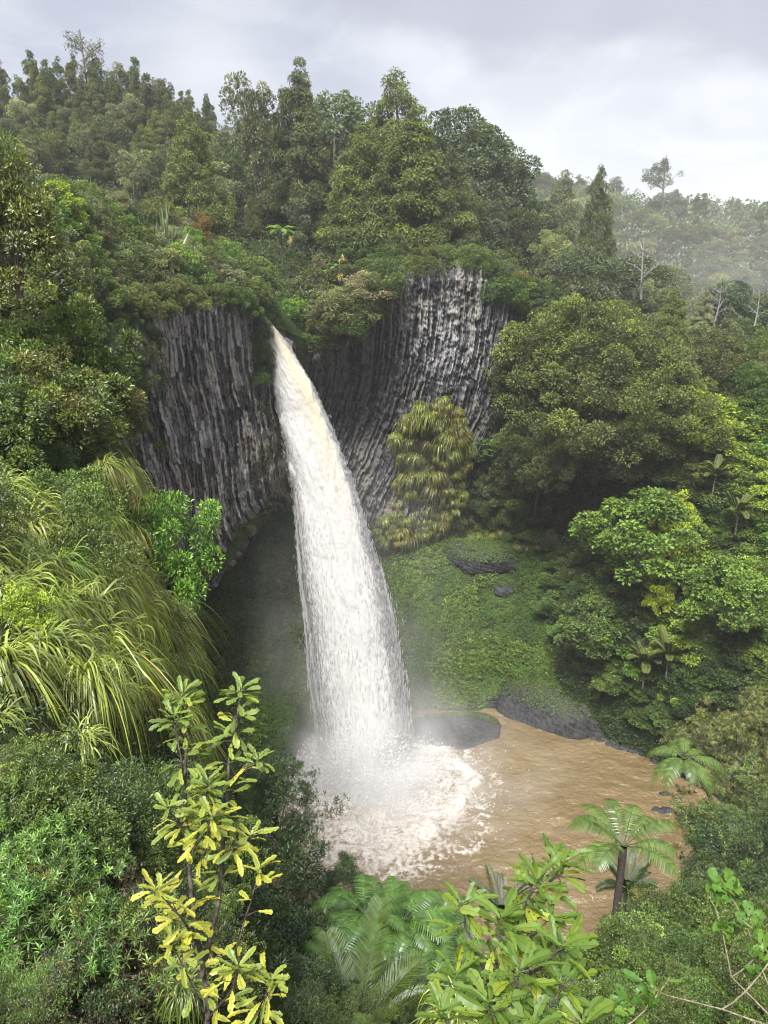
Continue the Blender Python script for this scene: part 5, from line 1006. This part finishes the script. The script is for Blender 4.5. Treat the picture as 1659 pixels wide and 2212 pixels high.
# lower right
region([(1290, 2050), (1470, 2010), (1560, 2080), (1700, 2130), (1700, 2290), (1250, 2290)], 66, [('dense', 'ngreen', 3), ('small', 'ngreen', 2, .8)], D, 150, 'in the lower right thicket', 'dense shrubs at the lower right', 483, flat=1.0)
region([(1490, 1900), (1560, 1850), (1720, 1850), (1720, 2080), (1560, 2060), (1470, 2010)], 62, [('dense', 'ndark', 3), ('narrow', 'ndark', 2), ('dense', 'ngreen', 1)], D, 150, 'at the dark right edge', 'dark trees at the right edge', 484)
for a in [('narrow', 1585, 1700, 180, 'nolive', 36, 0, 1.0, 'golden olive bushy tree on the right bank above the leaning fern'), ('narrow', 1650, 1660, 170, 'nolive', 38, 1, 1.1, 'golden olive tree at the right edge above the leaning fern'), ('narrow', 1640, 1860, 220, 'nleaf', 30, 2, 1.1, 'pale olive tree at the right edge beside the leaning fern'),
          ('dense', 1545, 1850, 130, 'ngreen', 30, 1, 1.15, 'glossy green rounded tree at the foot of the leaning fern'), ('dense', 1600, 1960, 190, 'ndark', 26, 2, 1.2, 'dark rounded tree at the right edge below the leaning fern'), ('dense', 1500, 2010, 120, 'ndark', 24, 1, 1.1, 'dark tree at the pool corner on the right'), ('narrow', 1660, 2050, 240, 'nleaf', 22, 0, 1.1, 'narrow leaved tree at the right edge near the corner')]:
    one(a[0], a[1], a[2], D, a[3], a[4], a[8], 'tree', var=a[6], flat=a[7], Y=a[5])
cover('bank_cover', D, 260000, inpoly([(-100, 500), (60, 560), (230, 950), (400, 1300), (430, 1700), (560, 1880), (720, 2010), (1100, 2090), (1450, 2030), (1560, 1870), (1759, 1700), (1759, 2190), (700, 2190), (450, 2050), (-100, 1850)]), 44, .075, .030, .22, (.022, .038, .012), tuft=9, spread=.12, trans_mat=M_NEAR)
o_ = put('bush', C.at(520, 600), 1.6, (.45, .05, .06), '', '', rg, jit=0); PLACED.pop(); tag(o_, 'small shrub of red leaves on the crest left of the waterfall lip', 'shrub')
o_ = put('farfern', C.at(590, 520) if False else P(790, 1, 1) * 0 + B.at(560, 500), 4.2, 'pale', '', '', rg, jit=0); PLACED.pop(); tag(o_, 'pale spreading tree fern on the bank behind the waterfall lip', 'tree fern')
o_ = put('farfern', P(610, 560, 108), 3.6, 'lush', '', '', rg, jit=0); PLACED.pop(); tag(o_, 'smaller tree fern in front of the pale spreading one', 'tree fern')

# ------------------------------------------------------------------ saplings in the foreground
def strap(b, rng, base, d, nor, L, W, curl=.25, tint=.5, teeth=.16):
    k = 15; t = np.linspace(0, 1, k); d = nrm(np.asarray(d, float)); S = nrm(np.cross(d, nor)); U = np.cross(S, d)
    pet = .10; q_ = np.clip(t / .62, 0, 1); env = np.where(t < pet, .07, (.30 + .70 * q_ * q_ * (3 - 2 * q_)) * np.sqrt(np.clip(1 - np.clip((t - .86) / .145, 0, 1) ** 2, .02, 1)))
    tw = rng.normal(0, .35); sgn = rng.choice([-1, 1])
    p = np.asarray(base) + d * (t * L)[:, None] - U * (curl * L * t ** 2)[:, None] + S * (sgn * .05 * L * np.sin(t * 3))[:, None]
    rows = []
    for c_, o_ in enumerate((-1, -.13, 0, .13, 1)):
        wv = (1 + teeth * rng.normal(0, 1, k) * (abs(o_) == 1)) * env; ang = tw * t
        s_ = S * np.cos(ang)[:, None] + U * np.sin(ang)[:, None]; u_ = np.cross(s_, d)
        rows.append(p + s_ * (W / 2 * o_ * wv)[:, None] + U * (abs(o_) * W * .14 + (abs(o_) == 1) * rng.normal(0, .07, k) * W)[:, None])
    V = np.stack(rows, 1).reshape(-1, 3); i = np.arange(k - 1)[:, None] * 5 + np.arange(4)[None]; Q = np.stack([i, i + 1, i + 6, i + 5], -1).reshape(-1, 4)
    b.add(V, Q, tint); b.rib.append(np.tile([0, 0, 1, 0, 0], k)); return p
def sapling(name, seed, stems, L, W, label, dens=26, col=(.20, .30, .04), tip=8, yellow=lambda p: .5, curl=.25, r0=.012):
    e = empty(name); rng = rng_(seed); sb = Bag(); lb = Bag(); lb.rib = []
    root = np.asarray(stems[0][0][0]); e.location = tuple(root)
    for pts, thick, ld, whorl in stems:
        pts = np.asarray(pts) - root; k = 22; s = np.linspace(0, len(pts) - 1, k); i = np.minimum(s.astype(int), len(pts) - 2); u = (s - i)[:, None]; c = pts[i] * (1 - u) + pts[i + 1] * u
        c = c + np.stack([vn(np.stack([s * 1.1, s * 0 + seed, s * 0], -1)), vn(np.stack([s * 1.1, s * 0 + seed + 9, s * 0], -1)), 0 * s], -1) * .010
        V, Q = tube(c, np.linspace(thick, thick * .3, k), 7); sb.add(V, Q); T = nrm(np.gradient(c, axis=0)); ln = np.linalg.norm(np.diff(c, axis=0), axis=1).sum()
        n_ = int(ld * ln * 1.9)
        for q in range(n_):
            f_ = 1 - rng.random() ** 1.15 * .8; j = min(int(f_ * (k - 1)), k - 2); a = q * 2.4 + rng.normal(0, .3); o_ = np.array([math.cos(a), math.sin(a), 0]); up = rng.uniform(-.15, .65) + (.25 if f_ > .85 else -.1)
            b0 = c[j] + (c[j + 1] - c[j]) * rng.random(); tl = .05 * rng.random(); b1 = b0 + o_ * tl + np.array([0, 0, tl * .4])
            V, Q = tube(np.array([b0, b1]), [.0022, .0016], 4); sb.add(V, Q)
            strap(lb, rng, b1, o_ + np.array([0, 0, up]), np.array([0, 0, 1.]) + rng.normal(0, .35, 3), L * rng.uniform(.7, 1.1), W * rng.uniform(.8, 1.15), curl * rng.uniform(.3, 1.6), np.clip(yellow(root + b1) + rng.normal(0, .38), -.6, 1.5))
        for q in range(whorl):
            a = q * 2.4 + rng.normal(0, .2); o_ = np.array([math.cos(a), math.sin(a), 0]); up = rng.uniform(.25, 1.6)
            strap(lb, rng, c[-1] - T[-1] * .012 * q / 2, o_ + np.array([0, 0, up]), np.array([0, 0, 1.]) - o_ * .8, L * rng.uniform(.75, 1.12), W * rng.uniform(.8, 1.1), curl * .8, np.clip(yellow(root + c[-1]) - .25 + rng.normal(0, .1), 0, 1))
    so = sb.obj('stem', M_DARKBARK, e, True)
    Pq = [np.concatenate(lb.Q)]; lo_ = mk('leaves', np.concatenate(lb.V), Pq, M_SAP, e, {'tint': np.concatenate(lb.t), 'rib': np.concatenate(lb.rib)}, smooth=True); lo_.color = (*col, 1)
    return tag(e, label, 'sapling')
def S3(*a): return [P(x, y, Y) for x, y, Y in a]
def yl1(p):
    x, y, f = proj(p); return float(np.clip((y - 1600) / 300, 0, 1.0) * (1.0 if y < 2080 else .6))
sapling('speckled_sapling', 601, [
    (S3((450, 2290, 2.35), (445, 2150, 2.45), (415, 1920, 2.65), (402, 1700, 2.85), (397, 1560, 3.0), (397, 1500, 3.05)), .013, 30, 9),
    (S3((402, 1690, 2.85), (385, 1620, 2.85), (376, 1545, 2.9)), .006, 22, 8),
    (S3((440, 2110, 2.45), (470, 1935, 2.65), (492, 1768, 2.8), (500, 1620, 2.95), (514, 1520, 3.05), (524, 1488, 3.1)), .011, 27, 8),
    (S3((430, 2030, 2.5), (385, 1975, 2.4), (340, 1925, 2.35)), .006, 24, 8),
    (S3((455, 2160, 2.45), (505, 2060, 2.5), (545, 1955, 2.55), (566, 1870, 2.6)), .005, 9, 7),
    (S3((452, 2200, 2.4), (500, 2130, 2.3), (520, 2090, 2.3)), .005, 22, 6), (S3((452, 2260, 2.4), (560, 2190, 2.3), (590, 2120, 2.3)), .005, 24, 6),
    (S3((446, 2180, 2.4), (400, 2100, 2.4), (375, 2040, 2.4)), .005, 18, 6), (S3((430, 1900, 2.65), (450, 1790, 2.7), (452, 1690, 2.75)), .005, 34, 5), (S3((410, 1860, 2.7), (455, 1760, 2.65)), .004, 40, 5), (S3((488, 1790, 2.8), (440, 1705, 2.75)), .004, 40, 5), (S3((497, 1690, 2.85), (555, 1640, 2.85)), .004, 34, 5), (S3((480, 1860, 2.7), (540, 1800, 2.7)), .004, 34, 5), (S3((408, 1800, 2.75), (355, 1740, 2.75)), .004, 34, 5),
], .092, .023, 'tall sapling with yellow speckled wavy leaves in the left foreground', col=(.21, .30, .065), yellow=yl1)
sapling('broad_leaved_sapling', 602, [
    (S3((1090, 2460, 1.45), (1095, 2230, 1.6), (1100, 2080, 1.75), (1140, 1960, 1.9), (1195, 1900, 2.0), (1217, 1868, 2.05)), .012, 30, 8),
    (S3((1100, 2100, 1.75), (1120, 2000, 1.8), (1150, 1935, 1.85), (1158, 1905, 1.85)), .006, 30, 7),
    (S3((1095, 2250, 1.6), (1060, 2110, 1.7), (1010, 2010, 1.8), (990, 1955, 1.85)), .007, 16, 5),
    (S3((1110, 2050, 1.8), (1160, 2010, 1.8), (1200, 1985, 1.8)), .005, 30, 7), (S3((1110, 2120, 1.7), (1180, 2080, 1.65), (1225, 2050, 1.6)), .005, 30, 7),
    (S3((1095, 2260, 1.6), (1110, 2180, 1.5), (1130, 2100, 1.5)), .006, 26, 8), (S3((1092, 2330, 1.5), (1180, 2200, 1.5), (1225, 2130, 1.55)), .005, 26, 7),
    (S3((1092, 2300, 1.5), (1030, 2180, 1.6), (985, 2110, 1.65)), .005, 26, 6), (S3((1090, 2350, 1.5), (1010, 2260, 1.5), (950, 2190, 1.55)), .005, 26, 7), (S3((1092, 2380, 1.5), (1200, 2290, 1.45), (1270, 2220, 1.45)), .005, 26, 7),
    (S3((1092, 2330, 1.5), (1080, 2240, 1.45), (1060, 2170, 1.45)), .005, 30, 8), (S3((1095, 2200, 1.6), (1070, 2060, 1.7), (1090, 1990, 1.75)), .005, 30, 6), (S3((1092, 2400, 1.45), (1130, 2300, 1.4), (1160, 2230, 1.4)), .005, 30, 8),
], .092, .024, 'broad leaved lime green sapling filling the bottom of the view right of centre', col=(.125, .215, .034), yellow=lambda p: .30, curl=.22)
PROTO['twigs'] = []
def oval_branch(seed, pts, label, nl=22):
    e = empty('leafy_twig'); rng = rng_(seed); root = np.asarray(pts[0]); pts = np.asarray(pts) - root; e.location = tuple(root); b = Bag(); V, Q = tube(pts, np.linspace(.0024, .0011, len(pts)), 5); b.add(V, Q)
    side = bez(pts[1], pts[1] + [.05, 0, .03], pts[1] + [.12, .02, .16], 5); V, Q = tube(side, .0025, 4); b.add(V, Q); b.obj('stem', M_PALETWIG, e, True)
    al = np.concatenate([pts[len(pts) // 2:], side[1:]]); i = rng.integers(0, len(al), nl); d = rdir(rng, nl) + [0, 0, .5]
    lb = Bag(); lb.rib = []
    for q in range(nl): strap(lb, rng, al[i[q]] + rng.normal(0, .012, 3), d[q], np.array([0, 0, 1.]) + rng.normal(0, .4, 3), .055 * rng.uniform(.7, 1.1), .030, .2, rng.random() * .6, 0.03)
    o_ = mk('leaves', np.concatenate(lb.V), [np.concatenate(lb.Q)], M_SAP, e, {'tint': np.concatenate(lb.t), 'rib': np.concatenate(lb.rib) * .3}, smooth=True); o_.color = (.10, .22, .04, 1); return tag(e, label, 'twig', 'leafy twigs in the lower right corner')
M_PALETWIG = bark_mat('pale_twig', (.13, .10, .07), (.22, .18, .13), 40)
oval_branch(611, S3((1659, 2190, 1.6), (1580, 2110, 1.7), (1560, 2010, 1.8), (1545, 1960, 1.85), (1530, 1935, 1.9)), 'slender twig of oval leaves rising highest in the lower right corner')
oval_branch(612, S3((1690, 2200, 1.6), (1640, 2080, 1.7), (1610, 1990, 1.8), (1575, 1930, 1.85), (1558, 1898, 1.9)), 'leafy twig at the right edge with pale new leaves at its tip', 26)
oval_branch(613, S3((1700, 2130, 1.5), (1660, 2060, 1.6), (1630, 2010, 1.65), (1600, 1985, 1.7)), 'short leafy twig crossing the right edge', 18)
oval_branch(614, S3((1350, 2300, 1.5), (1345, 2220, 1.6), (1350, 2180, 1.65), (1358, 2160, 1.65)), 'low twig of round leaves at the bottom edge right of the sapling', 20)
oval_branch(615, S3((1700, 2230, 1.4), (1560, 2180, 1.5), (1440, 2150, 1.6), (1400, 2130, 1.65)), 'nearly bare twig slanting across the lower right corner', 5)

# ------------------------------------------------------------------ pigeon on the left bank
def pigeon(c, L):
    e = empty('pigeon', c); k = 20; prof = [(0, .02), (.06, .10), (.14, .125), (.22, .115), (.30, .155), (.42, .21), (.55, .215), (.68, .16), (.80, .10), (.92, .075), (1, .05)]
    t = np.linspace(0, 1, k); r = np.interp(t, *np.array(prof).T) * L * .55; x = t * L; z = -.30 * x - .10 * L * t ** 2 + .05 * L * np.exp(-((t - .12) / .1) ** 2)
    th = np.linspace(0, 2 * np.pi, 18, endpoint=False); V = np.stack([np.repeat(x[:, None], 18, 1), r[:, None] * .8 * np.cos(th)[None], z[:, None] + r[:, None] * np.sin(th)[None]], -1)
    i = np.arange(k - 1)[:, None] * 18 + np.arange(18)[None]; j = np.arange(k - 1)[:, None] * 18 + (np.arange(18)[None] + 1) % 18
    mt, (n, l, m, ss, mix) = new_mat('plumage'); tcn = n('ShaderNodeTexCoord'); sp = n('ShaderNodeSeparateXYZ'); l(tcn.outputs['Object'], sp.inputs[0])
    up = m('ADD', sp.outputs[2], m('MULTIPLY', sp.outputs[0], .38)); c_ = mix(ss(up, -.02, .03), (.05, .03, .04), (.16, .075, .07)); c_ = mix(ss(sp.outputs[0], L * .62, L * .75), c_, (.02, .025, .03)); c_ = mix(ss(sp.outputs[0], L * .22, L * .12), c_, (.03, .06, .05))
    p = n('ShaderNodeBsdfPrincipled', i_Roughness=.5); l(c_, p.inputs['Base Color']); o = n('ShaderNodeOutputMaterial'); l(p.outputs[0], o.inputs[0])
    mk('body', V, [np.stack([i, j, j + 18, i + 18], -1).reshape(-1, 4)], mt, e, smooth=True)
    mw, (n, l, m, ss, mix) = new_mat('white_feathers'); p = n('ShaderNodeBsdfDiffuse'); p.inputs[0].default_value = (.85, .85, .83, 1); o = n('ShaderNodeOutputMaterial'); l(p.outputs[0], o.inputs[0])
    Vb, Qb = blob((L * .40, -.085 * L, -.22 * L), (L * .035, L * .05, L * .12), 5, 10, .1); mk('breast_patch', Vb, Qb, mw, e, smooth=True)
    mr, (n, l, m, ss, mix) = new_mat('beak_red'); p = n('ShaderNodeBsdfPrincipled', i_Roughness=.4); p.inputs[0].default_value = (.35, .05, .03, 1); o = n('ShaderNodeOutputMaterial'); l(p.outputs[0], o.inputs[0])
    Vb, Qb = tube(np.array([[-.01, 0, .03 * L], [-.07 * L, 0, .0]]), [.02 * L, .004 * L], 6); mk('beak', Vb, Qb, mr, e)
    b = Bag()
    for s in (-1, 1): Vb, Qb = tube(np.array([[L * .45, s * .04 * L, -.25 * L], [L * .47, s * .04 * L, -.42 * L]]), .012 * L, 5); b.add(Vb, Qb)
    b.obj('legs', mr, e); e.rotation_euler = (0, 0, -.15); return tag(e, 'plump wood pigeon with a white breast perched among the sedges on the left bank', 'bird')
pigeon(P(344, 1272, 23), .40)
PROTO.pop('twigs')
finish_labels()
for k_, lst in PROTO.items():
    for q_, p_ in enumerate(lst):
        if (k_, q_) not in used:
            for ch in list(p_.children_recursive) + [p_]: bpy.data.objects.remove(ch)
for o_ in SC.objects:
    if 'h' in o_: del o_['h']
